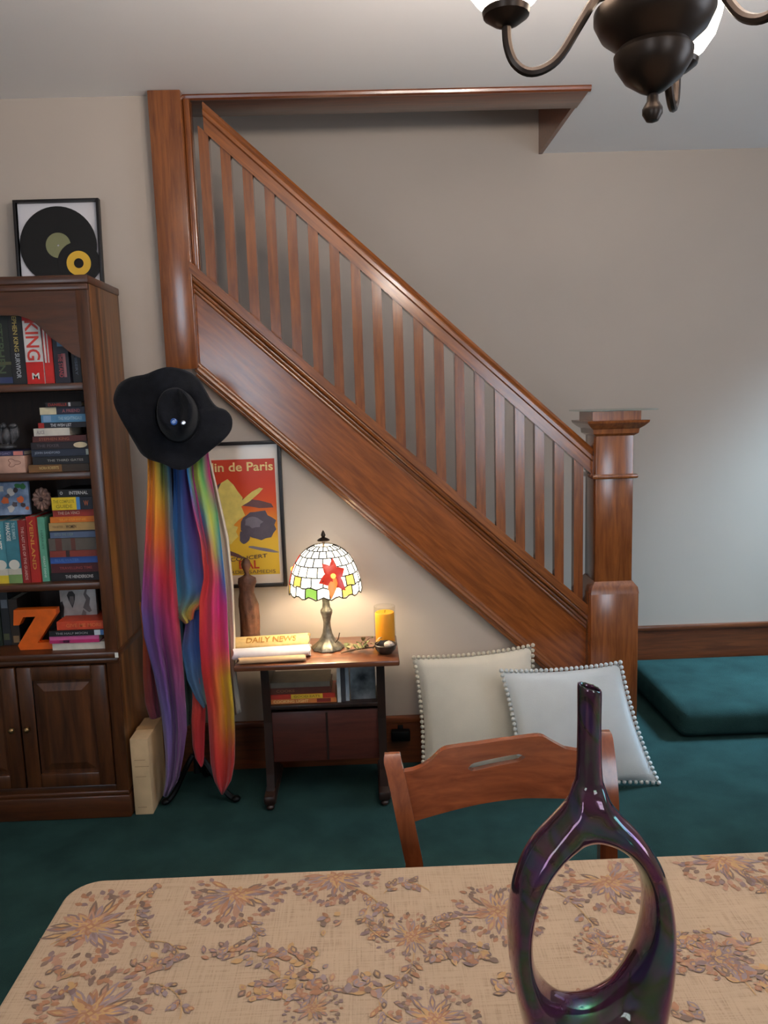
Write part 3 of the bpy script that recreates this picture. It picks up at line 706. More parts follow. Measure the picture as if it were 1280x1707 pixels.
# ------------------------------------------------------------------ framed poster under the stair
PX0, PX1, PZ0, PZ1, PY = -.735, -.336, .772, 1.357, F-.001
PO = thing('framed_poster', 'orange and yellow poster in a black frame hanging behind the lamp', 'poster', ((PX0+PX1)/2, PY, PZ0))
m = MB(); fw = .014
for bx in ((PX0, PX0+fw, PZ0, PZ1), (PX1-fw, PX1, PZ0, PZ1), (PX0+fw, PX1-fw, PZ0, PZ0+fw), (PX0+fw, PX1-fw, PZ1-fw, PZ1)): m.box(bx[0], bx[1], PY-.024, PY, bx[2], bx[3], bev=.002)
m.build('frame', FB, PO)
m = MB(); m.box(PX0+fw, PX1-fw, PY-.010, PY-.004, PZ0+fw, PZ1-fw); m.build('mat_board', M('poster_margin', (220, 206, 192), .3, coat=.6), PO)
a, b, z0, z1 = PX0+.035, PX1-.028, PZ0+.050, PZ1-.070
m = MB(); rows = [(0, (214, 178, 60)), (.3, (224, 182, 62)), (.5, (222, 130, 50)), (.62, (212, 84, 40)), (.8, (200, 66, 44)), (1, (196, 70, 50))]
m.col = []
G = []
for i in range(25):
    v = i/24; c_ = interp(rows, v)[0]
    G.append([Vector((lerp(a, b, u), PY-.0106, lerp(z0, z1, v))) for u in (0, .5, 1)]); m.col += [rgb(c_)]*3
m.grid(G); m.build('print', VCOL('poster_print', .3), PO, smooth=False)
def P2(u, v, d=0): return (lerp(a, b, u), PY-.0110-d*.0003, lerp(z0, z1, v))
m = MB(); rnd = random.Random(8)
def bl(u, v, ru, rv, mi, d, n=14, j=.15, rot=0):
    pts = []
    for k in range(n):
        t_ = 2*PI*k/n; q = 1+rnd.uniform(-j, j); x_, y_ = ru*q*math.cos(t_), rv*q*math.sin(t_)
        pts.append(P2(u+x_*math.cos(rot)-y_*math.sin(rot), v+x_*math.sin(rot)+y_*math.cos(rot), d))
    m.add(pts, [tuple(range(n))], mi)
bl(.34, .66, .20, .13, 2, 0, rot=.3); bl(.74, .62, .24, .035, 2, .3, rot=-.1)
bl(.40, .60, .20, .20, 0, 1, n=18, j=.25); bl(.36, .38, .17, .10, 0, 1.4, n=16, j=.2); bl(.70, .68, .16, .03, 0, 1.7, rot=.5)
bl(.77, .43, .21, .13, 1, 2, n=22, j=.14); bl(.72, .46, .10, .05, 3, 3); bl(.60, .33, .06, .06, 1, 2.4)
bl(.40, .20, .2, .02, 2, .6, rot=-.25); bl(.82, .22, .18, .015, 3, .8, rot=-.15); bl(.30, .29, .08, .02, 2, 2.7, rot=.6)
m.build('printed_shapes', [cm((222, 200, 106)), cm((84, 76, 88)), cm((104, 70, 72)), cm((120, 112, 124))], PO, smooth=False)
m = MB(); text(m, 'Jardin de Paris', P2(.02, .875, 4), Vector(P2(.98, .875, 4))-Vector(P2(.02, .875, 4)), Vector(P2(.02, .975, 4))-Vector(P2(.02, .875, 4)), bold=True)
m.build('title_lettering', cm((232, 206, 140)), PO, smooth=False)
m = MB(); text(m, 'BAL', P2(.52, .055, 4), Vector(P2(.76, .055, 4))-Vector(P2(.52, .055, 4)), Vector((0, 0, .034)), bold=True)
m.build('red_lettering', cm((186, 60, 40)), PO, smooth=False)
m = MB(); text(m, 'CONCERT', P2(.42, .12, 4), Vector(P2(.86, .15, 4))-Vector(P2(.42, .12, 4)), Vector((0, 0, .016)), bold=True)
text(m, 'MARDIS  SAMEDIS', P2(.3, .012, 4), Vector(P2(.95, .012, 4))-Vector(P2(.3, .012, 4)), Vector((0, 0, .014)))
m.build('small_lettering', cm((92, 74, 62)), PO, smooth=False)

# ------------------------------------------------------------------ coat stand, hat, scarves
SX, SY = -.695, 2.86
CS = thing('coat_stand', 'black metal coat stand mostly hidden behind hanging scarves', 'coat stand', (SX, SY, 0))
MB().lathe([(.016, .10), (.013, .12), (.013, 1.50), (.018, 1.505), (.018, 1.52), (0, 1.53)], (SX, SY, 0), 14).build('pole', BLACK, CS)
for a in (math.radians(205), math.radians(-20), math.radians(90)):
    m = MB(); pts = []
    for k in range(13):
        t_ = k/12; r_ = .012+(.115 if a > 3 else .15)*t_; z_ = .16*(1-t_)**2*(1+1.2*t_)+.012
        pts.append((SX+r_*math.cos(a), SY+r_*math.sin(a), z_))
    m.tube(pts, [.011]*13, 8); m.blob((pts[-1][0], pts[-1][1], .0125), (.018, .018, .012)); m.build('foot', BLACK, CS)
for a in (0, PI/2, PI, 1.5*PI):
    m = MB(); m.tube([(SX+r_*math.cos(a+.2), SY+r_*math.sin(a+.2), z_) for r_, z_ in ((.01, 1.34), (.05, 1.345), (.085, 1.36), (.10, 1.39))], .006, 8)
    m.blob((SX+.10*math.cos(a+.2), SY+.10*math.sin(a+.2), 1.395), (.010, .010, .010), 8, 6); m.build('hook', BLACK, CS)
# hat: wide wavy brim, creased crown pointing at the viewer
FELT = M('black_felt', (24, 25, 30), .95, spec=.1, vary=(40, .15), bump=(300, .3), sheen=.1)
HYB = 2.70
outl = [(190, 660), (199, 640), (218, 629), (243, 624), (262, 616), (280, 612), (300, 615), (318, 622), (332, 634), (343, 652), (352, 668), (362, 679), (376, 684), (386, 696), (387, 710), (382, 722), (370, 735), (352, 750), (335, 764), (320, 776), (303, 783), (288, 780), (272, 773), (252, 767), (237, 757), (226, 740), (214, 720), (201, 698), (191, 676)]
NA = 72
def outpt(t):
    """closed Catmull-Rom through the outline, t in 0..1"""
    n = len(outl); f_ = t*n; i = int(f_) % n; u = f_-int(f_); p = [outl[(i+k) % n] for k in (-1, 0, 1, 2)]
    return [.5*(2*p[1][d]+(p[2][d]-p[0][d])*u+(2*p[0][d]-5*p[1][d]+4*p[2][d]-p[3][d])*u*u+(3*p[1][d]-p[0][d]-3*p[2][d]+p[3][d])*u**3) for d in (0, 1)]
hc = Vector(aY(297, 694, HYB))
HAT = thing('hat', 'black felt hat with wide wavy brim hung on the coat stand', 'hat', (hc.x, HYB, hc.z))
crn = Vector(aY(296, 680, HYB-.10))
angs = []
P = []
for k in range(NA):
    px, py = outpt(k/NA); 
    o_ = aY(px, py, HYB); a = math.atan2(o_.z-hc.z, o_.x-hc.x)
    yo = HYB+.030*math.sin(2*a+.6)+.022*math.sin(5*a+1)+.012-.05*math.sin(a)*-1*.6
    o_ = aY(px, py, yo)
    cb = Vector((hc.x+.070*math.cos(a), HYB+.0, hc.z+.088*math.sin(a)))
    row = []
    for j in range(9):
        t_ = j/8; p = cb.lerp(o_, t_); p.y = lerp(HYB-.004, yo, t_**1.6)+.012*math.sin(PI*t_)*math.sin(4*a+2)
        row.append(p)
    P.append(row); angs.append(a)
m = MB(); m.grid(P, closeu=True); br = m.build('brim', FELT, HAT, ang=80)
sd = br.modifiers.new('thickness', 'SOLIDIFY'); sd.thickness = .004; sd.offset = 0
m = MB(); P = []
for k in range(NA):
    a = angs[k]; row = []
    for s_, d_ in ((1.02, 0), (.985, .02), (.93, .05), (.88, .075), (.83, .092), (.74, .102), (.6, .100), (.4, .088), (.2, .078), (.0, .074)):
        x_ = hc.x+.070*s_*math.cos(a); z_ = hc.z+.088*s_*math.sin(a)
        cr = .030*math.exp(-((x_-hc.x-.006)/.018)**2)*max(0, min(1, (d_-.06)/.03))
        pin = .010*max(0, d_-.04)/.06*math.exp(-((a+PI/2)/.5)**2)
        row.append(Vector((x_+(crn.x-hc.x)*d_/.1*.6, HYB-.004-d_+cr, z_+(.024)*d_/.1+pin*.6)))
    P.append(row)
m.grid(P, closeu=True); m.build('crown', FELT, HAT, ang=80)
m = MB(); P = []
for k in range(NA):
    a = angs[k]; P.append([Vector((hc.x+.0725*q*math.cos(a), HYB-.006-d_, hc.z+.0905*q*math.sin(a)+.024*d_/.1)) for q, d_ in ((1.0, .0), (.985, .018))])
m.grid(P, closeu=True); m.build('hat_band', M('hat_ribbon', (16, 16, 19), .6), HAT)
# two pins on the crown
def pin(name, px, py, r_, mat):
    c_ = aY(px, py, HYB-.098); m = MB()
    P = [[c_+Vector((q*r_*math.cos(t_), -d_, q*r_*math.sin(t_))) for q, d_ in ((1, -.012), (1, .004), (.7, .006), (.55, .003), (0, .003))] for t_ in [2*PI*k/20 for k in range(20)]]
    m.grid(P, closeu=True); return m.build(name, mat, HAT)
pin('blue_pin', 290, 703, .011, M('blue_enamel', (52, 96, 170), .25, coat=.5)); pin('silver_pin', 306, 705, .008, M('silver_pin', (190, 190, 196), .25, metal=.9))

# scarves: rows (y_px, x_left, x_right, colours across)
CLOTH = VCOL('dyed_gauze', .7, bump=(160, .25), sheen=.2)
def scarf(label, rows, Y, amp=.012, folds=2.5, ph=0, nx=22, ny=60, tip=None, cols=None):
    root = None
    y0, y1 = rows[0][0], rows[-1][0]
    m = MB(); m.col = []; G = []
    for j in range(ny+1):
        y = lerp(y0, y1, j/ny); xl, xr = interp([(r[0], r[1], r[2]) for r in rows], y)
        cs = None
        for ra, rb in zip(cols, cols[1:]):
            if ra[0] <= y <= rb[0] or rb is cols[-1]:
                t_ = max(0, min(1, (y-ra[0])/(rb[0]-ra[0]))); n = len(ra[1])
                cs = [tuple(lerp(p, q, t_) for p, q in zip(ra[1][i], rb[1][i])) for i in range(n)]; break
        row = []
        for i in range(nx+1):
            u = i/nx; yy = Y+amp*math.sin(2*PI*folds*u+ph+y*.006)+amp*.5*math.sin(2*PI*folds*1.7*u+ph*2-y*.004)
            row.append(aY(lerp(xl, xr, u), y+4*math.sin(3*u+ph), yy))
            f_ = u*(len(cs)-1); k = min(int(f_), len(cs)-2)
            m.col.append(rgb([lerp(p, q, f_-k) for p, q in zip(cs[k], cs[k+1])]))
        G.append(row)
    m.grid(G)
    o = m.build('scarf', CLOTH, ang=180); sd = o.modifiers.new('thickness', 'SOLIDIFY'); sd.thickness = .0016; sd.offset = 0
    tag(o, label, 'scarf', 'scarves hanging on the coat stand')
    return o
OR, RD, MG, PU, LV, BL, TE, YE, GR, PK = (226, 130, 40), (205, 40, 44), (196, 52, 120), (110, 60, 124), (112, 92, 160), (44, 88, 156), (44, 110, 140), (220, 180, 50), (84, 160, 80), (222, 70, 130)
DB = (28, 46, 84)
scarf('sheer scarf fading orange to magenta to purple, leftmost under the hat', 
  [(735, 246, 282), (800, 246, 286), (880, 243, 289), (960, 238, 293), (1010, 235, 297), (1060, 240, 301), (1120, 256, 306), (1180, 268, 310), (1215, 272, 312), (1260, 276, 306), (1300, 276, 298), (1325, 272, 282)], 2.755, .014, 2.2, .4,
  cols=[(735, [(196, 140, 50), (230, 180, 60), (60, 130, 110), (40, 84, 140)]), (830, [OR, (234, 160, 46), (190, 150, 50), (40, 90, 140)]), (890, [(200, 70, 70), (232, 120, 40), (214, 110, 40), (60, 90, 130)]), (960, [(150, 70, 130), (190, 60, 110), (206, 50, 60), (190, 40, 50)]),
        (1030, [LV, PU, (180, 54, 110), (206, 50, 70)]), (1100, [LV, PU, (122, 52, 96), (150, 50, 80)]), (1180, [(120, 110, 170), (96, 76, 140), (110, 60, 110), (120, 80, 120)]), (1325, [(130, 108, 150), (116, 84, 128), (110, 80, 120), (96, 70, 110)])])
scarf('rust and red scarf hanging furthest left near the cream box',
  [(1000, 232, 262), (1060, 238, 262), (1120, 238, 266), (1170, 242, 272), (1195, 250, 274)], 2.815, .008, 1.5, 1,
  cols=[(1000, [(170, 110, 50), (150, 60, 50), (90, 40, 60)]), (1080, [(180, 84, 44), (150, 50, 44), (90, 36, 50)]), (1195, [(120, 50, 60), (110, 48, 70), (80, 40, 60)])])
scarf('dark navy scarf showing as a strip in the middle under the hat',
  [(740, 268, 300), (850, 270, 304), (1000, 284, 316), (1150, 300, 326), (1210, 308, 322)], 2.835, .008, 1.5, 2,
  cols=[(740, [(40, 80, 130), (24, 26, 44), (28, 40, 70)]), (900, [(44, 90, 140), (26, 30, 50), (30, 60, 100)]), (1050, [(50, 100, 120), (60, 90, 100), (40, 70, 100)]), (1210, [(70, 100, 90), (80, 104, 90), (60, 80, 80)])])
scarf('blue and teal scarf ending in a yellow-tipped point in the middle',
  [(735, 288, 322), (800, 290, 324), (880, 288, 340), (940, 289, 352), (985, 291, 366), (1000, 291, 356), (1012, 292, 334), (1022, 294, 324), (1036, 308, 322)], 2.765, .012, 1.8, 1.4,
  cols=[(735, [(36, 70, 130), BL, (90, 60, 120), (150, 60, 130)]), (840, [(40, 92, 150), (52, 84, 150), (104, 60, 130), (190, 70, 120)]), (920, [TE, (54, 96, 150), (90, 72, 140), (206, 90, 90)]), (985, [(50, 120, 140), (64, 110, 150), (90, 90, 150), (190, 70, 80)]), (1012, [(80, 130, 130), (110, 130, 110), (190, 160, 70), (196, 90, 60)]), (1036, [(150, 90, 60), (214, 180, 60), (190, 150, 60), (190, 60, 50)])])
scarf('rainbow banded scarf turning pink and red with a long round tip',
  [(740, 308, 346), (790, 312, 350), (850, 322, 362), (900, 334, 368), (960, 340, 374), (1000, 332, 378), (1060, 332, 380), (1120, 336, 384), (1180, 346, 390), (1230, 349, 392), (1270, 351, 391), (1300, 357, 386), (1321, 368, 374)], 2.735, .013, 1.6, .3,
  cols=[(740, [(40, 110, 190), (220, 190, 60), (80, 150, 80), (200, 60, 130)]), (800, [(40, 120, 200), (222, 200, 70), (90, 160, 90), (196, 50, 110)]), (860, [(196, 60, 110), (50, 130, 190), (206, 200, 80), (84, 160, 110)]), (920, [(214, 80, 70), (212, 70, 80), (190, 170, 80), (56, 130, 190)]), (970, [(206, 60, 60), (220, 60, 80), (210, 60, 110), (60, 110, 180)]), (1010, [(226, 70, 50), (224, 60, 90), (222, 50, 130), (190, 60, 130)]), (1080, [(220, 50, 60), (222, 50, 80), (226, 80, 90), (214, 60, 120)]), (1130, [(214, 44, 44), (224, 60, 44), (214, 160, 40), (206, 170, 40)]), (1200, [(206, 50, 60), (216, 90, 50), (210, 150, 40), (190, 150, 40)]), (1260, [(200, 40, 50), (200, 54, 44), (190, 60, 40), (180, 50, 50)]), (1321, [(196, 40, 50), (170, 36, 44), (160, 34, 44), (196, 50, 50)])])
scarf('slate blue scarf tail with a pale pointed hem beside the red tip',
  [(1020, 312, 336), (1080, 302, 338), (1130, 312, 342), (1160, 326, 344), (1178, 340, 345)], 2.775, .006, 1.3, 2,
  cols=[(1020, [(120, 50, 90), (60, 80, 140), (60, 70, 140)]), (1090, [(50, 100, 140), (60, 90, 150), (56, 84, 150)]), (1178, [(80, 110, 140), (90, 120, 140), (170, 160, 110)])])
scarf('small red and orange scarf tail ending between the purple and the red ones',
  [(1120, 320, 342), (1160, 321, 343), (1200, 319, 342), (1240, 321, 341), (1262, 326, 340), (1275, 334, 339)], 2.79, .006, 1.2, .6,
  cols=[(1120, [(190, 90, 80), (196, 70, 60)]), (1190, [(206, 60, 50), (190, 50, 50)]), (1275, [(190, 44, 60), (180, 40, 60)])])
scarf('cream silk scarf hanging rightmost next to the poster',
  [(765, 334, 350), (820, 344, 363), (900, 356, 381), (980, 366, 389), (1060, 372, 392), (1110, 374, 392), (1190, 380, 402)], 2.80, .010, 2, 1,
  cols=[(765, [(216, 190, 180), (226, 204, 184)]), (900, [(214, 196, 176), (220, 204, 184)]), (1080, [(200, 190, 174), (196, 186, 170)]), (1190, [(150, 140, 130), (160, 150, 136)])])

# ------------------------------------------------------------------ tall cream box beside the bookcase
q = [aZ(219, 1357, 0), aZ(251, 1358, 0)]
bx0, bx1, by0 = -.905, -.838, 2.735
r = thing('tall_box', 'tall narrow cream cardboard box standing beside the bookcase', 'box', ((bx0+bx1)/2, by0+.1, 0))
CREAM = M('cream_cardboard', (206, 176, 136), .75, vary=(9, .08), bump=(60, .15))
m = MB(); m.box(bx0, bx1, by0, by0+.20, .001, .298, bev=.003); m.build('carton', CREAM, r)
m = MB()
for z_ in (.03, .15, .19, .215): m.box(bx0+.012, bx1-.012-.01*math.sin(z_*60), by0-.0006, by0+.0005, z_, z_+.0018)
m.build('printed_lines', M('faded_print', (150, 122, 90), .8), r, smooth=False)
m = MB(); m.box(bx0-.0004, bx1+.0004, by0+.085, by0+.115, .296, .2992); m.build('packing_tape', M('tape', (196, 158, 112), .4), r)

# ------------------------------------------------------------------ side table
TX0, TX1, TY0, TY1, TZ = -.503, .094, 2.70, 3.01, .572
SDT = thing('side_table', 'low dark wooden side table with open book shelf under the stair', 'side table', ((TX0+TX1)/2, (TY0+TY1)/2, 0))
m = MB(); m.box(TX0, TX1, TY0, TY1, TZ-.022, TZ, bev=.006); m.build('table_top', W_TABLE, SDT)
for xa, xb in ((TX0+.085, TX0+.115), (TX1-.085, TX1-.055)):
    sg = -1 if xa < -.2 else 1
    m = MB(); m.prism([(xa, 2.765, TZ-.022), (xa, 2.965, TZ-.022), (xa, 2.945, .32), (xa, 2.955, .12), (xa, 2.965, .055), (xa, 2.765, .055), (xa, 2.775, .12), (xa, 2.785, .32)], (xb-xa, 0, 0))
    m.build('end_panel', W_DARK, SDT, smooth=False)
    m = MB(); m.box(xa-.008, xb+.008, 2.72, 3.0, .022, .058, bev=.01); m.build('foot_bar', W_DARK, SDT)
    for y_ in (2.735, 2.985):
        m = MB(); m.blob(((xa+xb)/2, y_, .012), (.016, .016, .0115)); m.build('foot', W_DARK, SDT)
m = MB(); m.box(TX0+.114, TX1-.084, 2.775, 2.96, .372, .388, bev=.002); m.build('shelf', W_DARK, SDT)
m = MB(); m.box(TX0+.114, TX1-.084, 2.79, 2.802, .16, .356, bev=.002); m.box(TX0+.114, TX1-.084, 2.935, 2.947, .16, .356, bev=.002); m.box(TX0+.114, TX1-.084, 2.80, 2.94, .16, .172)
m.build('magazine_trough', WOOD('trough_wood', (60, 26, 20), (84, 40, 30), (.5, 6, 6), rough=.4, coat=.2), SDT)
m = MB(); m.box(-.187, -.179, 2.786, 2.79, .165, .352); m.build('divider_strip', W_DARK, SDT)
# books on its shelf
SPY = 2.79; zs = .3885; Gs = 'books on the side table shelf'
def sbook(lb, xa, xb, z0, z1, c_, tx=(), bd=()):
    a, b = aY(xa, 1150, SPY).x, aY(xb, 1150, SPY).x
    book(lb, Gs, (a, b, z0, z1), True, c_, tx, bd, depth=.13)
sbook('orange and cream magazine at the bottom of the pile on the side table shelf', 443, 560, zs, zs+.018, (206, 120, 58), [('COOKING LIGHT', .1, .6, .2, .8, (236, 196, 130), 0)], [(.72, .92, .1, .9, (120, 40, 30))])
sbook('red book with yellow panel lying on the orange magazine', 443, 558, zs+.0185, zs+.036, (178, 50, 34), [('GOOD EATS', .4, .78, .25, .75, (150, 110, 20), 0)], [(.36, .82, 0, 1, (220, 178, 50))])
sbook('thick brown hardback lying on the red and yellow book', 450, 552, zs+.0365, zs+.062, (92, 44, 30), [('COOKS', .1, .4, .3, .7, (140, 90, 60), 0)])
sbook('grey paperback on top of the pile on the side table shelf', 450, 550, zs+.0625, zs+.082, (110, 98, 84))
for k, (xa, xb, zt_, c_, lb) in enumerate([(562, 568, .145, (196, 196, 194), 'slim white case standing next to the shelf pile'), (568.6, 575, .140, (60, 56, 60), 'slim dark case standing second on the side table shelf'), (575.6, 582, .142, (150, 156, 164), 'slim silver case standing third on the side table shelf')]):
    a, b = aY(xa, 1150, SPY).x, aY(xb, 1150, SPY).x
    book(lb, Gs, (a, b, zs, zs+zt_), False, c_, depth=.13, cat='case', name='slim_case')
a, b = aY(584, 1150, SPY).x, aY(626, 1150, SPY).x
r = thing('photo_case', 'dark glossy album with misty grey cover facing out on the side table shelf', 'album', ((a+b)/2, SPY+.04, zs))
m = MB(); m.box(a, b, SPY+.02, SPY+.035, zs, zs+.14, bev=.001); m.build('cover', M('misty_print', (70, 76, 84), .3, vary=(16, .4), c2=(150, 156, 160), coat=.4), r)

# ------------------------------------------------------------------ stained glass lamp
LX, LY, LZB = -.172, 2.87, TZ+.0005
LP = thing('table_lamp', 'lit stained glass table lamp with red flowers and a bronze foot', 'lamp', (LX, LY, LZB))
PEW = M('pewter', (112, 108, 100), .38, metal=.7, vary=(60, .25))
MB().lathe([(.058, 0), (.060, .004), (.056, .012), (.046, .02), (.034, .030), (.024, .045), (.018, .06), (.014, .085), (.013, .105), (.017, .125), (.022, .14), (.022, .15), (.015, .16), (.013, .18), (.016, .2), (.019, .21), (.012, .215), (.008, .24)], (LX, LY, LZB), 40,
    fn=lambda a, z: 1+(.06*math.cos(10*a) if z < .045 else .03*math.cos(8*a))).build('foot', PEW, LP)
LS, LH, LR = LZB+.226, .200, .136     # bottom of shade, height, radius
def sh(v, a, d=0):
    """v 0 rim .. 1 crown"""
    b = .10+(PI/2-.10)*v
    rr = LR*(math.cos(b)**.85)+.0 if v < 1 else 0
    rr = max(rr, .018)+d
    wob = .006*math.cos(16*a)*(1-v)**3 if v < .25 else 0
    return Vector((LX+rr*math.cos(a), LY+rr*math.sin(a), LS+LH*(math.sin(b)-math.sin(.10))*.98+d*v+wob))
def PANE(name, c_, e):
    m, N, L, b = newmat(name)
    b.inputs['Base Color'].default_value = rgb(c_); b.inputs['Roughness'].default_value = .25
    b.inputs['Emission Color'].default_value = rgb(c_); b.inputs['Emission Strength'].default_value = e
    tc = N.new('ShaderNodeTexCoord'); n = N.new('ShaderNodeTexNoise'); n.inputs['Scale'].default_value = 45
    L.new(tc.outputs['Object'], n.inputs['Vector'])
    mr = N.new('ShaderNodeMapRange'); mr.inputs['To Min'].default_value = e*.75; mr.inputs['To Max'].default_value = e*1.25
    L.new(n.outputs[0], mr.inputs[0]); L.new(mr.outputs[0], b.inputs['Emission Strength'])
    return m
G_W = PANE('milk_glass', (255, 246, 222), 4.0); G_R = PANE('red_glass', (190, 44, 22), .75); G_O = PANE('orange_glass', (236, 130, 50), .9); G_G = PANE('green_glass', (150, 196, 84), 1.1); G_Y = PANE('yellow_glass', (250, 210, 100), 1.4)
LEAD = M('lead_came', (40, 36, 32), .45, metal=.6)
vr = [0, .13, .27, .42, .57, .72, .86]
NC = 18
for j in range(len(vr)-1):
    for i in range(NC):
        off = .5*(j % 2); a0 = 2*PI*(i+off+.06)/NC; a1 = 2*PI*(i+off+.94)/NC; v0, v1 = vr[j]+.008, vr[j+1]-.008
        m = MB()
        G = [[sh(lerp(v0, v1, q), lerp(a0, a1, p)) for q in (0, .5, 1)] for p in (0, .5, 1)]
        Gi = [[sh(lerp(v0, v1, q), lerp(a0, a1, p), -.002) for q in (0, .5, 1)] for p in (0, .5, 1)]
        m.grid(G); m.grid(Gi)
        mat = G_W
        if j == 0: mat = (G_G, G_W, G_W, G_Y, G_W, G_W)[i % 6]
        if j == 1 and i % 5 == 0: mat = G_Y
        m.build('pane', mat, LP)
m = MB()
for j, v in enumerate(vr):
    m.tube([sh(v, 2*PI*k/60, .0004) for k in range(61)], .0024, 5, cap=False)
    if j < len(vr)-1:
        for i in range(NC):
            a = 2*PI*(i+.5*(j % 2))/NC
            m.tube([sh(lerp(v, vr[j+1], q/3), a, .0004) for q in range(4)], .0024, 5, cap=False)
m.build('lead_came', LEAD, LP)
# red flowers on three sides, each petal its own piece of glass
for fa in (-PI/2+.30, -PI/2+.30+2*PI/3, -PI/2+.30-2*PI/3):
    fv = .29
    for k in range(6):
        t_ = 2*PI*k/6+.3; m = MB(); pts = []; n = 10
        for i in range(n):
            q = 2*PI*i/n; lx = .026+.024*math.cos(q); ly = .0165*math.sin(q)*(1-.35*math.cos(q))
            if math.cos(q) > .95: lx += .006
            dx = lx*math.cos(t_)-ly*math.sin(t_); dz = lx*math.sin(t_)+ly*math.cos(t_)
            pts.append((dx, dz))
        def S(dx, dz, d): return sh(max(.0, fv+dz/.195), fa+dx/.125, d)
        cen = (sum(p[0] for p in pts)/n, sum(p[1] for p in pts)/n)
        vs_ = [S(*cen, .0042)]+[S(*p, .0030) for p in pts]+[S(*p, .0006) for p in pts]
        m.add(vs_, [(0, 1+i, 1+(i+1) % n) for i in range(n)]+[(1+i, 1+n+i, 1+n+(i+1) % n, 1+(i+1) % n) for i in range(n)])
        m.build('petal', G_O if k in (4,) else G_R, LP)
    m = MB(); c_ = sh(fv, fa, .004); m.blob(c_, (.010, .006, .010), 10, 6); m.build('flower_centre', G_Y, LP)
MB().lathe([(.022, 0), (.024, .004), (.016, .010), (.006, .014), (.009, .022), (.005, .034), (.0, .042)], (LX, LY, sh(.99, 0).z+.012), 16).build('finial', BRONZE, LP)
m = MB(); m.tube([(LX, LY, LZB+.238), (LX, LY, sh(.99, 0).z+.013)], .004, 8); m.build('stem', BRONZE, LP)
l = bpy.data.lights.new('lamp_bulb', 'POINT'); l.energy = 7.5; l.color = (1, .84, .62); l.shadow_soft_size = .03
lo = bpy.data.objects.new('lamp_bulb', l); COL.objects.link(lo); lo.location = Vector((LX, LY, LZB+.30))-LP.location; lo.parent = LP
m = MB(); m.tube([(LX+.03, LY-.03, TZ+.03), (LX+.042, LY-.035, TZ+.045), (LX+.048, LY-.035, TZ+.07)], .0018, 6); m.build('pull_chain', BRONZE, LP)

# ------------------------------------------------------------------ things on the side table
# statuette: plain standing draped figure
SC = M('terracotta', (98, 62, 44), .55, vary=(40, .2), bump=(90, .4))
fx, fy, fz = -.478, 2.955, TZ+.0005
FG = thing('figurine', 'brown draped standing figurine behind the folded papers', 'figurine', (fx, fy, fz))
m = MB(); m.lathe([(.040, 0), (.042, .006), (.038, .018), (.034, .022)], (fx, fy, fz), 24); m.build('plinth', SC, FG)
m = MB(); P = []
prof = [(.0, .036, .030, 0), (.05, .035, .029, .002), (.10, .037, .030, .003), (.15, .038, .030, .001), (.18, .034, .026, -.002), (.205, .028, .021, -.004), (.225, .030, .021, -.003), (.25, .036, .022, 0), (.268, .034, .019, .001), (.278, .016, .013, .001), (.286, .0085, .009, .001), (.297, .0095, .011, .000), (.315, .017, .019, -.001), (.33, .018, .020, -.001), (.345, .014, .017, 0), (.352, .005, .006, 0)]
for k in range(32):
    a = 2*PI*k/32; row = []
    for z_, rx_, ry_, dx_ in prof:
        fold = 1+(.11*math.sin(8*a+z_*26) if z_ < .17 else .03*math.sin(5*a+z_*60) if z_ < .27 else 0)
        row.append(Vector((fx+dx_+rx_*fold*math.cos(a), fy+ry_*fold*math.sin(a), fz+.02+z_*.915)))
    P.append(row)
m.grid(P, closeu=True); m.blob((fx-.002, fy+.014, fz+.318), (.010, .010, .010), 10, 6)
m.build('body', SC, FG, ang=80)
# folded papers
def roll(label, xa, xb, yc, Y, z, r_, col_, skew, name='folded_paper', txt=None, tcol=(150, 100, 40)):
    a, b = aY(xa, yc, Y).x, aY(xb, yc, Y).x
    root = thing(name, label, 'paper', ((a+b)/2, Y, z), 'papers on the side table')
    m = MB(); P = []
    for i in range(9):
        u = i/8; x = lerp(a, b, u); row = []
        for k in range(20):
            t_ = 2*PI*k/20; wob = 1+.05*math.sin(5*u+k)
            row.append(Vector((x+.004*math.sin(k), Y+skew*(u-.5)+1.7*r_*math.cos(t_)*wob, z+r_+r_*math.sin(t_)*(.98+.0*u))))
        P.append(row)
    m.grid(P, closev=True); n = 20; m.f += [tuple(range(n)), tuple(range(8*n, 9*n))[::-1]]; m.mi += [0, 0]
    m.build('sheet', col_, root, ang=50)
    m = MB()
    for q in (.86, .7, .5):
        m.tube([(b+.0008, Y+skew*.5+1.7*r_*q*math.cos(2*PI*k/24), z+r_+r_*q*math.sin(2*PI*k/24)) for k in range(25)], .0006, 4, cap=False)
    m.build('page_layers', M('layer_edge', (150, 140, 126), .9), root)
    if txt:
        m = MB(); o_ = Vector((lerp(a, b, .18), Y+skew*(-.3)-1.7*r_*.80-.003, z+r_*1.58)); 
        text(m, txt, o_, Vector(((b-a)*.66, skew*.66, 0)), Vector((0, r_*.9, r_*.5)), bold=True); m.build('lettering', cm(tcol), root, smooth=False)
    return root
NEWS = M('newsprint', (206, 172, 112), .85, vary=(50, .06)); WPAP = M('white_paper', (216, 212, 216), .7, vary=(30, .03)); TANP = M('tan_paper', (196, 160, 122), .8, vary=(30, .05))
roll('tan folded paper lying lowest and nearest the table edge', 398, 508, 1088, 2.732, TZ+.0005, .0105, TANP, .01)
roll('white rolled paper lying across the pile of papers', 390, 516, 1073, 2.788, TZ+.0005, .0195, WPAP, .02)
roll('yellowed folded newspaper with brown headline at the back of the pile', 390, 514, 1055, 2.876, TZ+.0005, .0275, NEWS, .02, txt='DAILY NEWS', tcol=(150, 104, 40))
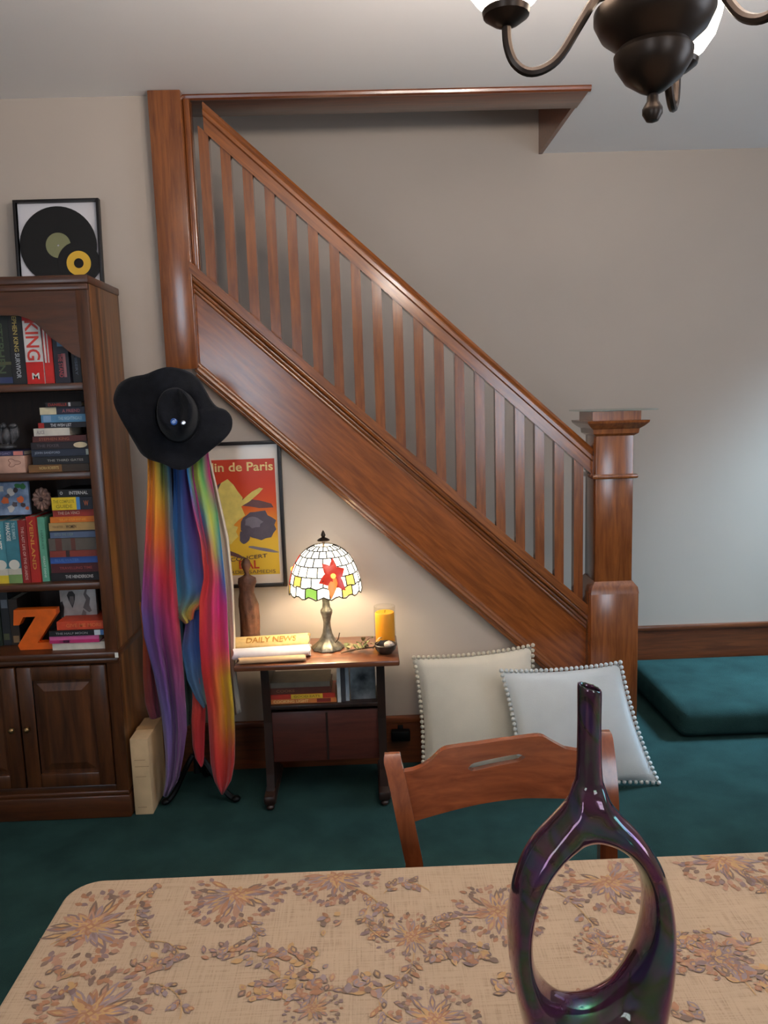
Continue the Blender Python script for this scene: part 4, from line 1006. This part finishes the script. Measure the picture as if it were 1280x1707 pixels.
# candle in glass
kx, ky = .048, 2.90
CD = thing('candle', 'thick orange candle in a clear glass at the right table end', 'candle', (kx, ky, TZ+.0005))
WAX = M('orange_wax', (244, 164, 40), .45); WAX.node_tree.nodes['Principled BSDF'].inputs['Subsurface Weight'].default_value = .3
WAX.node_tree.nodes['Principled BSDF'].inputs['Subsurface Radius'].default_value = (.02, .008, .002)
MB().lathe([(0, .009), (.036, .009), (.037, .012), (.037, .122), (.035, .126), (.02, .125), (0, .123)], (kx, ky, TZ), 32).build('wax', WAX, CD)
m = MB(); m.tube([(kx, ky, TZ+.121), (kx+.001, ky, TZ+.128), (kx+.003, ky, TZ+.133)], .0012, 6); m.build('wick', BLACK, CD)
MB().lathe([(.0, .0005), (.041, .0005), (.0415, .01), (.0415, .150), (.0395, .150), (.0395, .008), (0, .008)], (kx, ky, TZ), 32, cap=False).build('glass', GLASS('candle_glass', (250, 250, 248)), CD)
# wooden bowl with a shell, dried leaves
wx, wy = .046, 2.79
BW = thing('bowl', 'small dark wooden bowl in front of the candle', 'bowl', (wx, wy, TZ+.0005))
MB().lathe([(.0, .0005), (.022, .0005), (.026, .004), (.038, .018), (.042, .034), (.040, .036), (.035, .020), (.02, .009), (0, .007)], (wx, wy, TZ), 28, cap=False).build('bowl_body', M('dark_bowl', (56, 42, 32), .4, vary=(50, .2)), BW)
sl = MB(); P = []
for k in range(26):
    t_ = k/25; r_ = .016*(1-t_)**.8+.001; a = 5.5*PI*t_
    P.append((wx+.012+.010*(1-t_)*math.cos(a), wy-.008+.010*(1-t_)*math.sin(a), TZ+.030+.018*t_, r_))
sl.tube([p[:3] for p in P], [p[3]*.75 for p in P], 10); so = sl.build('seashell', M('shell', (206, 186, 170), .3, coat=.3, vary=(60, .15)))
tag(so, 'pale shiny seashell sitting in the dark bowl', 'seashell')
LEAFM = M('dried_leaf', (126, 112, 80), .8, vary=(60, .25)); LEAFG = M('dried_green', (96, 98, 60), .8, vary=(60, .25))
rnd = random.Random(12)
DL = thing('dried_leaf_spray', 'spray of dry curled leaves lying between lamp and candle', 'dried leaves', (-.045, 2.80, TZ+.0005))
m = MB(); m.tube([(-.12, 2.79, TZ+.006), (-.06, 2.81, TZ+.012), (.0, 2.80, TZ+.020), (.03, 2.80, TZ+.046)], .003, 6); m.build('twig', M('twig', (84, 64, 44), .8), DL)
for k in range(22):
    u = rnd.random(); cx_ = lerp(-.118, .012, u); cy_ = 2.80+rnd.uniform(-.03, .03); cz_ = TZ+.008+.028*rnd.random()*(.4+u)
    a = rnd.uniform(0, 2*PI); L_ = rnd.uniform(.022, .042); wd = L_*rnd.uniform(.22, .34); el = rnd.uniform(-.1, .7)
    d = Vector((math.cos(a)*math.cos(el), math.sin(a)*math.cos(el)*.6, math.sin(el))); sd_ = d.cross(Vector((0, 0, 1))).normalized()
    m = MB(); G = []
    for i in range(7):
        t_ = i/6; ww = wd*math.sin(PI*min(t_+.03, .985))**.8; p = Vector((cx_, cy_, cz_))+d*(L_*t_)+Vector((0, 0, .006*math.sin(PI*t_)))
        G.append([p-sd_*ww+Vector((0, 0, .004*t_)), p, p+sd_*ww+Vector((0, 0, .004*t_))])
    lo_ = min(q.z for r_ in G for q in r_)
    if lo_ < TZ+.002: G = [[q+Vector((0, 0, TZ+.002-lo_)) for q in r_] for r_ in G]
    m.grid(G); lf = m.build('leaf', LEAFM if k % 3 else LEAFG, DL)
# black adapter on the baseboard
m = MB(); m.box(.062, .140, F-.062, F-.025, .112, .155, bev=.006); m.box(.09, .112, F-.03, F-.0245, .1, .17, bev=.002)
tag(m.build('power_adapter', BLACK), 'black power adapter plugged in low on the baseboard beside the side table', 'adapter')

# ------------------------------------------------------------------ cushions
def cushion(label, TLc, TRc, BRc, BLc, th, mat, pmat, bulge_dir=-1, cr=.1):
    TLc, TRc, BRc, BLc = map(Vector, (TLc, TRc, BRc, BLc))
    nrm = ((TRc-TLc).cross(BLc-TLc)).normalized()
    if nrm.y > 0: nrm = -nrm
    cen = (TLc+TRc+BRc+BLc)/4
    root = thing('cushion', label, 'cushion', (cen.x, cen.y, min(BRc.z, BLc.z)), 'cushions on the floor')
    N_ = 28
    def base(u, v):
        # edges pulled in between the corners
        pu = .035*(1-(2*v-1)**2); pv = .030*(1-(2*u-1)**2)
        uu = lerp(pu, 1-pu, u); vv = lerp(pv, 1-pv, v)
        return (TLc.lerp(TRc, uu)).lerp(BLc.lerp(BRc, uu), vv)
    def prof(u, v):
        a = max(0, 1-(2*u-1)**2); b = max(0, 1-(2*v-1)**2)
        wr = .006*math.sin(18*u+9*v+3*math.sin(5*v))*math.exp(-((v-.92)/.14)**2)+.004*math.sin(26*(u-v))*math.exp(-((u-.08)**2+(v-.88)**2)/.02)
        return th*(a*b)**.42*(.75+.35*v)+wr*(a*b)**.5
    m = MB()
    m.grid([[base(i/N_, j/N_)+nrm*prof(i/N_, j/N_) for j in range(N_+1)] for i in range(N_+1)])
    m.grid([[base(i/N_, j/N_)-nrm*prof(i/N_, j/N_)*.8 for j in range(N_+1)] for i in range(N_+1)])
    m.build('cover', mat, root, ang=70)
    pm = MB(); pm.blob((0, 0, 0), (.0085, .0085, .0085), 8, 6); pme = pm.mesh('pompom', pmat)
    per = [base(0, k/24) for k in range(24)]+[base(k/24, 1) for k in range(24)]+[base(1, 1-k/24) for k in range(24)]+[base(1-k/24, 0) for k in range(24)]
    for k, p in enumerate(per):
        out = (p-cen).normalized()
        o = inst('pompom', pme, p+out*.008, root)
    return root
BEIGE = M('beige_cotton', (228, 218, 200), .85, vary=(9, .02), bump=(500, .25)); PALE = M('pale_cotton', (216, 220, 222), .85, vary=(9, .02), bump=(500, .25))
PB = M('beige_pompom', (214, 204, 184), .95, bump=(400, .8)); PP = M('white_pompom', (214, 216, 214), .95, bump=(400, .8))
cushion('beige square cushion with pompom fringe leaning on the wall under the stair', aY(692, 1098, 2.995), aY(886, 1078, 2.995), (.66, 2.93, .014), (.185, 2.93, .014), .055, BEIGE, PB)
cushion('pale white cushion with pompom fringe propped in front of the newel post', aY(838, 1120, 2.885), aY(1032, 1107, 2.875), (1.075, 2.80, .014), (.555, 2.80, .014), .045, PALE, PP)

# ------------------------------------------------------------------ dining table with cloth
DZ = .76; ex0 = -.487; eyb = 1.155; ex1 = 1.55; eyf = -.15
DT = thing('dining_table', 'long dining table hidden under the floral cloth', 'table', ((ex0+ex1)/2, .5, 0))
m = MB(); m.box(ex0+.012, ex1-.012, eyf+.012, eyb-.012, DZ-.032, DZ-.003, bev=.004); m.build('table_top', W_TABLE, DT)
for x_ in (ex0+.12, ex1-.12):
    for y_ in (eyf+.12, eyb-.12):
        MB().lathe([(.03, .001), (.026, .05), (.034, .3), (.04, .6), (.04, DZ-.033)], (x_, y_, 0), 16).build('leg', W_TABLE, DT)
def linen():
    m, N, L, b = newmat('tan_linen')
    b.inputs['Roughness'].default_value = .85; b.inputs['Specular IOR Level'].default_value = .25
    tc = N.new('ShaderNodeTexCoord'); res = []
    for sc in ((300, 12, 12), (12, 300, 12)):
        mp = N.new('ShaderNodeMapping'); mp.inputs['Scale'].default_value = sc; L.new(tc.outputs['Object'], mp.inputs[0])
        n = N.new('ShaderNodeTexNoise'); n.inputs['Scale'].default_value = 1.6; n.inputs['Detail'].default_value = 3; L.new(mp.outputs[0], n.inputs['Vector']); res.append(n)
    mx = N.new('ShaderNodeMath'); mx.operation = 'ADD'; L.new(res[0].outputs[0], mx.inputs[0]); L.new(res[1].outputs[0], mx.inputs[1])
    r = N.new('ShaderNodeValToRGB'); r.color_ramp.elements[0].position = .75; r.color_ramp.elements[1].position = 1.3
    L.new(mx.outputs[0], r.inputs[0]); r.color_ramp.elements[0].color = rgb((154, 131, 108)); r.color_ramp.elements[1].color = rgb((174, 151, 127))
    L.new(r.outputs[0], b.inputs['Base Color'])
    bp = N.new('ShaderNodeBump'); bp.inputs['Strength'].default_value = .25; bp.inputs['Distance'].default_value = .001
    L.new(mx.outputs[0], bp.inputs['Height']); L.new(bp.outputs[0], b.inputs['Normal'])
    return m
LIN = linen()
TC = thing('tablecloth', 'tan linen tablecloth printed with brown and purple flowers', 'tablecloth', ((ex0+ex1)/2, .5, DZ))
def rrect(r_, off, n=8):
    pts = []
    for cx_, cy_, a0 in ((ex1-r_, eyb-r_, 0), (ex0+r_, eyb-r_, PI/2), (ex0+r_, eyf+r_, PI), (ex1-r_, eyf+r_, 1.5*PI)):
        for k in range(n+1):
            a = a0+PI/2*k/n; pts.append((cx_+(r_+off)*math.cos(a), cy_+(r_+off)*math.sin(a)))
    # subdivide long sides
    out = []
    for p, q in zip(pts, pts[1:]+pts[:1]):
        d = math.hypot(q[0]-p[0], q[1]-p[1]); k = max(1, int(d/.03))
        for i in range(k): out.append((lerp(p[0], q[0], i/k), lerp(p[1], q[1], i/k)))
    return out
R_ = .05
ringA = rrect(R_, -.004); n = len(ringA); rows = []
def fold(i, dz): return .010*math.sin(i*.55)*dz/.25+.006*math.sin(i*1.3+1)*dz/.25
ctr = [((ex0+ex1)/2, (eyf+eyb)/2)]
for off, dz in ((-.006, 0), (-.002, .0008), (.0, .004), (.001, .02), (.001, .08), (.001, .16), (.001, .24)):
    rr = []
    for i, (x_, y_) in enumerate(ringA):
        dx_, dy_ = 0, 0
        # outward direction
        p0 = ringA[i-1]; p1 = ringA[(i+1) % n]; tx_, ty_ = p1[0]-p0[0], p1[1]-p0[1]; L_ = math.hypot(tx_, ty_)
        nx_, ny_ = ty_/L_, -tx_/L_
        o_ = off+.004+abs(fold(i, dz))*.6
        rr.append(Vector((x_+nx_*o_, y_+ny_*o_, DZ-dz)))
    rows.append(rr)
m = MB(); m.grid(rows, closev=True); m.f.append(tuple(range(n))); m.mi.append(0)
m.build('cloth', LIN, TC, ang=50)
# printed flowers: flat ink shapes on the cloth
pr = MB(); rnd = random.Random(21)
INK = [cm((148, 104, 76)), cm((122, 100, 98)), cm((170, 134, 90)), cm((112, 90, 78)), cm((156, 118, 96)), cm((134, 116, 116))]
ZP = DZ+.0004; lay = [0]
def leaf(x, y, a, L_, wd, mi, vein=None):
    """pointed leaf in the plane of the cloth, with an inner lighter leaf"""
    if not (ex0+.03 < x < ex1-.03 and y < eyb-.008 and y+L_*math.sin(a) < eyb-.004): return
    lay[0] += 1; z = ZP+lay[0]*4e-7
    ca, sa = math.cos(a), math.sin(a)
    def q(u, v): return (x+ca*u-sa*v, y+sa*u+ca*v, z)
    pts = [q(0, 0), q(.25*L_, -.8*wd), q(.55*L_, -wd), q(.82*L_, -.55*wd), q(L_, 0), q(.82*L_, .55*wd), q(.55*L_, wd), q(.25*L_, .8*wd)]
    pr.add(pts, [tuple(range(8))], mi)
    if vein is not None:
        z2 = z+2e-7
        pts = [q(.2*L_, 0), q(.5*L_, -.5*wd), q(.8*L_, 0), q(.5*L_, .5*wd)]
        pr.add([(p[0], p[1], z2) for p in pts], [(0, 1, 2, 3)], vein)
def stem(pts, wd, mi):
    pts = [p for p in pts if ex0+.02 < p[0] < ex1-.02 and p[1] < eyb-.012]
    if len(pts) < 3: return
    lay[0] += 1; z = ZP+lay[0]*4e-7; P = []
    for i, p in enumerate(pts):
        a = pts[max(i-1, 0)]; b = pts[min(i+1, len(pts)-1)]; tx_, ty_ = b[0]-a[0], b[1]-a[1]; L_ = math.hypot(tx_, ty_) or 1
        P.append([Vector((p[0]-ty_/L_*wd, p[1]+tx_/L_*wd, z)), Vector((p[0]+ty_/L_*wd, p[1]-tx_/L_*wd, z))])
    pr.grid(P, mi)
def flower(x, y, s_, a0, spread=2*PI, n=13):
    for k in range(int(n*1.5)):
        a = a0-spread/2+spread*(k+.5)/int(n*1.5)+rnd.uniform(-.12, .12); L_ = s_*rnd.uniform(.6, 1.15); st = rnd.uniform(.12, .4)
        leaf(x+st*s_*math.cos(a), y+st*s_*math.sin(a), a+rnd.uniform(-.25, .25), L_*.62, s_*.085, rnd.choice((0, 1, 4, 5, 1, 3)), rnd.choice((2, 4, 2, 0)))
        for j in range(5):
            b = a+rnd.uniform(-.25, .25); d = s_*rnd.uniform(.75, 1.15)
            leaf(x+d*math.cos(b), y+d*math.sin(b), b+rnd.uniform(-1, 1), s_*.20, s_*.06, rnd.choice((0, 1, 3, 4)))
    for k in range(n):
        a = a0-spread/2+spread*(k+rnd.random())/n; leaf(x, y, a, s_*rnd.uniform(.5, .68), s_*.075, rnd.choice((0, 4, 2, 5)), rnd.choice((2, 0, 1)))
    for k in range(9):
        a = 2*PI*k/9; leaf(x, y, a, s_*.30, s_*.085, (2, 0)[k % 2], 4)
    leaf(x-s_*.11, y, 0, s_*.22, s_*.11, 0, 2)
def vine(p, q, bend, nl=9, s_=.012):
    p, q = Vector((*p, 0)), Vector((*q, 0)); d = q-p; nrm_ = Vector((-d.y, d.x, 0))*bend; pts = []
    for i in range(15):
        t_ = i/14; c_ = p+d*t_+nrm_*4*t_*(1-t_); pts.append((c_.x, c_.y))
    stem(pts, .0009, 2)
    for k in range(nl):
        i = rnd.randrange(1, 13); a = math.atan2(pts[i+1][1]-pts[i][1], pts[i+1][0]-pts[i][0])+rnd.choice((-1, 1))*rnd.uniform(.5, 1.1)
        for j in range(3): leaf(pts[i][0]+.004*j*math.cos(a), pts[i][1]+.004*j*math.sin(a), a+rnd.uniform(-.5, .5), s_*rnd.uniform(.7, 1.3), s_*.3, rnd.choice((0, 1, 3, 5)), rnd.choice((None, 2)))
def spray(cxp, cyp, ru, rv, rot, k):
    """cluster of small leaves and buds"""
    for _ in range(k):
        t_ = rnd.uniform(0, 2*PI); q = math.sqrt(rnd.random()); u, v = ru*q*math.cos(t_), rv*q*math.sin(t_)
        x, y = cxp+u*math.cos(rot)-v*math.sin(rot), cyp+u*math.sin(rot)+v*math.cos(rot)
        leaf(x, y, rnd.uniform(0, 2*PI), rnd.uniform(.010, .018), rnd.uniform(.003, .0052), rnd.choice((0, 1, 2, 3, 4, 5)), rnd.choice((None, 2, 4)))
def C(px, py): v = aZ(px, py, DZ); return v.x, v.y
for px, py, s_, a0, sp, n in ((150, 1545, .070, 0, 6.28, 15), (395, 1490, .062, -1.57, 4.6, 14), (560, 1462, .056, -1.57, 3.6, 12), (685, 1562, .040, 0, 6.28, 11), (830, 1520, .056, 1.2, 6.28, 13), (1015, 1470, .060, -1.2, 5.0, 14), (1205, 1432, .066, -1.5, 4.6, 14), (150, 1690, .062, 1.57, 5.5, 15), (725, 1700, .045, 1.57, 5.5, 12), (520, 1682, .030, 0, 6.28, 10), (1000, 1580, .030, -.6, 6.28, 8), (1190, 1590, .040, 0, 6.28, 11)):
    flower(*C(px, py), s_, a0, sp, n)
for a_, b_, bd, nl in (((400, 1530), (430, 1590), .12, 8), ((270, 1465), (245, 1570), -.18, 12), ((245, 1570), (300, 1600), .2, 8), ((590, 1480), (640, 1545), .15, 10), ((640, 1490), (715, 1485), .35, 12), ((615, 1510), (650, 1570), -.2, 10), ((700, 1555), (800, 1530), .12, 10), ((660, 1640), (665, 1705), -.35, 3), ((905, 1475), (1000, 1575), .12, 14), ((1230, 1450), (1280, 1500), .2, 8), ((1000, 1580), (1050, 1600), .2, 6), ((1130, 1560), (1260, 1660), .1, 16), ((60, 1600), (130, 1560), .2, 8), ((250, 1640), (300, 1700), .2, 8), ((870, 1420), (830, 1435), .2, 6), ((690, 1590), (620, 1650), .2, 10), ((730, 1560), (790, 1590), -.2, 12)):
    vine(C(*a_), C(*b_), bd, nl)
for px, py, ru, rv, rot, k in ((470, 1600, .055, .022, 0, 60), (500, 1640, .05, .03, 0, 60), (440, 1650, .03, .015, .4, 26), (380, 1585, .035, .012, .3, 24), (1190, 1570, .06, .022, -.2, 60), (1240, 1620, .055, .025, -.6, 60), (1130, 1610, .03, .015, 0, 24), (770, 1590, .045, .020, 0, 40), (250, 1610, .04, .015, .2, 30), (550, 1540, .012, .02, 0, 8), (1150, 1690, .02, .012, 0, 12), (90, 1640, .03, .03, 0, 20), (600, 1640, .03, .02, .8, 22), (845, 1640, .02, .02, 0, 16), (960, 1665, .05, .012, 0, 24)):
    spray(*C(px, py), ru, rv, rot, k)
po = pr.build('floral_print', INK, TC, smooth=False); po['kind'] = 'stuff'

# ------------------------------------------------------------------ chair behind the table
CYF = 1.36
def cx(px, py): v = aY(px, py, CYF); return v.x, v.z
KH = thing('dining_chair', 'reddish wooden dining chair with a cut-out handle pushed up behind the table', 'chair', (.23, CYF, 0))
def cpost(p_top, p_bot, sgn):
    """laminated post: curls back at the top, runs on to the floor as the rear leg"""
    (xt, zt_), (xb, zb_) = p_top, p_bot
    hw = .0165; rows = []
    path = []
    for k in range(17):
        t_ = k/16; z = lerp(zt_, zb_, t_); x = lerp(xt, xb, t_**.85)
        y = CYF+.030*(1-t_)**2.2-.012*math.sin(PI*t_)
        path.append((x, y, z))
    # rounded top
    x, y, z = path[0]
    top = [(x-sgn*-.004, y+.030, z-.008), (x-sgn*-.002, y+.018, z+.003), (x, y+.006, z+.004)]
    path = [path[0]]+path[1:]
    for k in range(1, 6):
        t_ = k/5; path.append((lerp(xb, xb+sgn*.012, t_), path[16][1]+.05*t_*t_, lerp(zb_, .001, t_)))
    d = .021
    m = MB(); P = []
    for i, (x, y, z) in enumerate(path):
        P.append([Vector((x-hw, y-d/2, z)), Vector((x+hw, y-d/2, z)), Vector((x+hw, y+d/2, z)), Vector((x-hw, y+d/2, z))])
    x, y, z = path[0]
    P = [[Vector((x+q*hw*w_, y+e_, z+h_)) for q, e_ in ((-1, -d/2*w2+.004), (1, -d/2*w2+.004), (1, d/2*w2+.006), (-1, d/2*w2+.006))] for w_, w2, h_ in ((.86, .35, .0125), (.97, .8, .0085))]+P
    m.grid(P, closev=True); m.f += [(0, 1, 2, 3)]; m.mi += [0]; n_ = len(P)*4; m.f += [(n_-1, n_-2, n_-3, n_-4)]; m.mi += [0]
    m.build('back_post', W_CHAIRV, KH, ang=40)
cpost(cx(655, 1280), cx(690, 1435), -1); cpost(cx(1013, 1242), cx(1012, 1410), 1)
# crest slat with slot: columns (px, top, bottom)
topc = [(672, 1296), (690, 1295), (705, 1291), (722, 1282), (738, 1269), (748, 1265), (800, 1261), (860, 1253), (905, 1245), (915, 1245), (930, 1253), (950, 1262), (975, 1264), (1008, 1262)]
botc = [(672, 1380), (700, 1374), (800, 1358), (880, 1347), (960, 1341), (1008, 1338)]
m = MB(); Pf = []
NC2 = 60
for i in range(NC2+1):
    px = lerp(674, 1006, i/NC2); u = i/NC2
    zt_ = interp(topc, px)[0]; zb_ = interp(botc, px)[0]
    sc_ = lerp(1299, 1281, (px-787)/(880-787)); h_ = 0
    if 786 < px < 881:
        q = abs((px-833.5)/47.5); h_ = 6.5*(1-max(0, (q-.75)/.25)**2)**.5
    y = CYF+.004+.030*math.sin(PI*u)+.006*(1-u)
    pts = []
    for py_ in (zt_, sc_-h_, sc_+h_, zb_):
        _, z = cx(px, py_); x, _ = cx(px, 1300); pts.append((x, z, y+(z-.72)*.12))
    Pf.append(pts)
th = .015
A = [[Vector((x, y, z)) for x, z, y in r_] for r_ in Pf]; B = [[Vector((x, y+th, z)) for x, z, y in r_] for r_ in Pf]
for i in range(NC2):
    for j in (0, 2):
        for S_ in (A, B):
            m.add([S_[i][j], S_[i+1][j], S_[i+1][j+1], S_[i][j+1]], [(0, 1, 2, 3)])
    mid = (786 < lerp(674, 1006, i/NC2) < 881) or (786 < lerp(674, 1006, (i+1)/NC2) < 881)
    for j in (0, 3)+((1, 2) if mid else ()):
        m.add([A[i][j], A[i+1][j], B[i+1][j], B[i][j]], [(0, 1, 2, 3)])
m.add([A[0][0], A[0][3], B[0][3], B[0][0]], [(0, 1, 2, 3)]); m.add([A[-1][0], A[-1][3], B[-1][3], B[-1][0]], [(0, 1, 2, 3)])
m.build('crest_slat', W_CHAIR, KH, ang=40)
xl_, xr_ = cx(690, 1435)[0], cx(1012, 1410)[0]
m = MB(); m.box(xl_-.01, xr_+.01, CYF-.38, CYF+.0, .435, .465, bev=.012); m.build('seat', W_CHAIR, KH)
for x_ in (xl_+.01, xr_-.01): MB().lathe([(.014, .001), (.018, .2), (.017, .436)], (x_, CYF-.34, 0), 12).build('front_leg', W_CHAIRV, KH)
for z_ in (.2,):
    m = MB(); m.tube([(xl_+.01, CYF-.34, z_), (xl_, CYF+.015, z_)], .009, 8); m.build('stretcher', W_CHAIRV, KH)
    m = MB(); m.tube([(xr_-.01, CYF-.34, z_), (xr_, CYF+.015, z_)], .009, 8); m.build('stretcher', W_CHAIRV, KH)

# ------------------------------------------------------------------ ring vase
VY = .77
def V(px, py): v = aY(px, py, VY); return v.x, v.z
outer = [(961, 1300), (951, 1330), (920, 1367), (889, 1402), (868, 1440), (854, 1484), (847, 1539), (848, 1584), (855, 1636), (872, 1707), (888, 1752), (905, 1778), (935, 1779), (985, 1779), (1040, 1777), (1068, 1776), (1085, 1750), (1102, 1707), (1114, 1640), (1119, 1596), (1120, 1543), (1116, 1498), (1105, 1450), (1085, 1412), (1061, 1381), (1033, 1354), (1012, 1326), (1002, 1300)]
NS = 140
def cr(L_, t):
    n = len(L_); f_ = t*n; i = int(f_) % n; u = f_-int(f_); p = [L_[(i+k) % n] for k in (-1, 0, 1, 2)]
    return [.5*(2*p[1][d]+(p[2][d]-p[0][d])*u+(2*p[0][d]-5*p[1][d]+4*p[2][d]-p[3][d])*u*u+(3*p[1][d]-p[0][d]-3*p[2][d]+p[3][d])*u**3) for d in (0, 1)]
OC = (980, 1534)
dense = [cr(outer, i/600) for i in range(600)]
pol_o = sorted((math.atan2(y_-OC[1], x_-OC[0]), math.hypot(x_-OC[0], y_-OC[1])) for x_, y_ in dense)
pol_o = [(a_-2*PI, r_) for a_, r_ in pol_o[-5:]]+pol_o+[(a_+2*PI, r_) for a_, r_ in pol_o[:5]]
hol = [(95*math.cos(2*PI*i/600), 132*math.sin(2*PI*i/600-.20)) for i in range(600)]
pol_h = sorted((math.atan2(y_, x_), math.hypot(x_, y_)) for x_, y_ in hol)
pol_h = [(a_-2*PI, r_) for a_, r_ in pol_h[-5:]]+pol_h+[(a_+2*PI, r_) for a_, r_ in pol_h[:5]]
def at_polar(tab, al):
    al = (al+PI) % (2*PI)-PI; r_ = interp(tab, al)[0]
    return OC[0]+r_*math.cos(al), OC[1]+r_*math.sin(al)
def outer_at(al): return at_polar(pol_o, al)
def hole_at(al): return at_polar(pol_h, al)
vm = MB(); P = []
zbase = DZ+.001
for k in range(NS):
    al = -PI/2-2*PI*k/NS; hh = hole_at(al); ho = outer_at(al)
    ox, oz = V(*ho); hx, hz = V(*hh)
    oz = max(oz, zbase)
    m_ = Vector(((ox+hx)/2, VY, (oz+hz)/2)); r_ = Vector(((ox-hx)/2, 0, (oz-hz)/2))
    b = interp([(.76, .036), (.86, .038), (.95, .033), (1.02, .028), (1.08, .021), (1.2, .015)], m_.z)[0]
    P.append([m_+r_*(math.copysign(abs(math.cos(t_))**.9, math.cos(t_)))+Vector((0, b*math.sin(t_), 0)) for t_ in [2*PI*j/24 for j in range(24)]])
vm.grid(P, closeu=True, closev=True)
# neck, hollow with a slanted rim
nxp, nzp = V(981.5, 1300)
NKT = V(981.5, 1139)[1]
rn = (V(1002, 1230)[0]-V(961, 1230)[0])/2
prof = [(.030, -.050), (.0235, -.032), (.0185, -.016), (rn*1.14, 0), (rn*1.03, .02), (rn*.99, .04), (rn*.97, .07), (rn*.99, NKT-nzp-.01), (rn*1.0, NKT-nzp-.003), (rn*.93, NKT-nzp), (rn*.78, NKT-nzp-.004), (rn*.7, NKT-nzp-.04), (0, NKT-nzp-.06)]
P = []
for k in range(32):
    a = 2*PI*k/32; row = []
    for r_, z_ in prof:
        s_ = max(0, (z_-.04)/(NKT-nzp-.04)); row.append(Vector((nxp+r_*(1.12 if z_ < -.01 else 1)*math.cos(a), VY+min(r_, .0165)*math.sin(a), nzp+z_-s_*.30*r_*math.cos(a)-s_*.1*r_*0)))
    P.append(row)
vm.grid(P, closeu=True)
k0 = len(vm.v)-32*len(prof); vm.f.append(tuple(k0+i*len(prof) for i in range(32))); vm.mi.append(0)
tmp = vm.build('vase_form', BLACK)
rm = tmp.modifiers.new('r', 'REMESH'); rm.mode = 'VOXEL'; rm.voxel_size = .0016; rm.use_smooth_shade = True
sm = tmp.modifiers.new('s', 'SMOOTH'); sm.factor = .5; sm.iterations = 34
dg = bpy.context.evaluated_depsgraph_get()
vme = bpy.data.meshes.new_from_object(tmp.evaluated_get(dg)); bpy.data.objects.remove(tmp)
def lustre():
    m, N, L, b = newmat('iridescent_glaze')
    b.inputs['Metallic'].default_value = 0; b.inputs['IOR'].default_value = 1.65
    tcb = N.new('ShaderNodeTexCoord'); nb = N.new('ShaderNodeTexNoise'); nb.inputs['Scale'].default_value = 14; nb.inputs['Detail'].default_value = 1; nb.inputs['Distortion'].default_value = 1.5
    L.new(tcb.outputs['Object'], nb.inputs['Vector']); rb = N.new('ShaderNodeValToRGB'); L.new(nb.outputs[0], rb.inputs[0])
    el = rb.color_ramp.elements; el[0].position = .3; el[0].color = rgb((52, 26, 40)); el[1].position = .75; el[1].color = rgb((40, 44, 66))
    for p_, c_ in ((.42, (62, 30, 50)), (.52, (48, 36, 32)), (.62, (54, 36, 66))):
        e_ = el.new(p_); e_.color = rgb(c_)
    L.new(rb.outputs[0], b.inputs['Base Color'])
    b.inputs['Roughness'].default_value = .10; b.inputs['Specular IOR Level'].default_value = .5
    b.inputs['Coat Weight'].default_value = .5; b.inputs['Coat Roughness'].default_value = .03
    tc = N.new('ShaderNodeTexCoord'); n = N.new('ShaderNodeTexNoise'); n.inputs['Scale'].default_value = 9; n.inputs['Detail'].default_value = 2
    L.new(tc.outputs['Object'], n.inputs['Vector'])
    mr = N.new('ShaderNodeMapRange'); mr.inputs['To Min'].default_value = 380; mr.inputs['To Max'].default_value = 820
    L.new(n.outputs[0], mr.inputs[0])
    if 'Thin Film Thickness' in b.inputs:
        L.new(mr.outputs[0], b.inputs['Thin Film Thickness']); b.inputs['Thin Film IOR'].default_value = 1.42
    return m
vme.materials.clear(); vme.materials.append(lustre()); vme.name = 'vase'
vo = bpy.data.objects.new('vase', vme); COL.objects.link(vo)
tag(vo, 'dark iridescent purple ring vase with a tall thin neck on the tablecloth', 'vase')
zmin = min(v.co.z for v in vme.vertices); vo.location.z = DZ+.0008-zmin
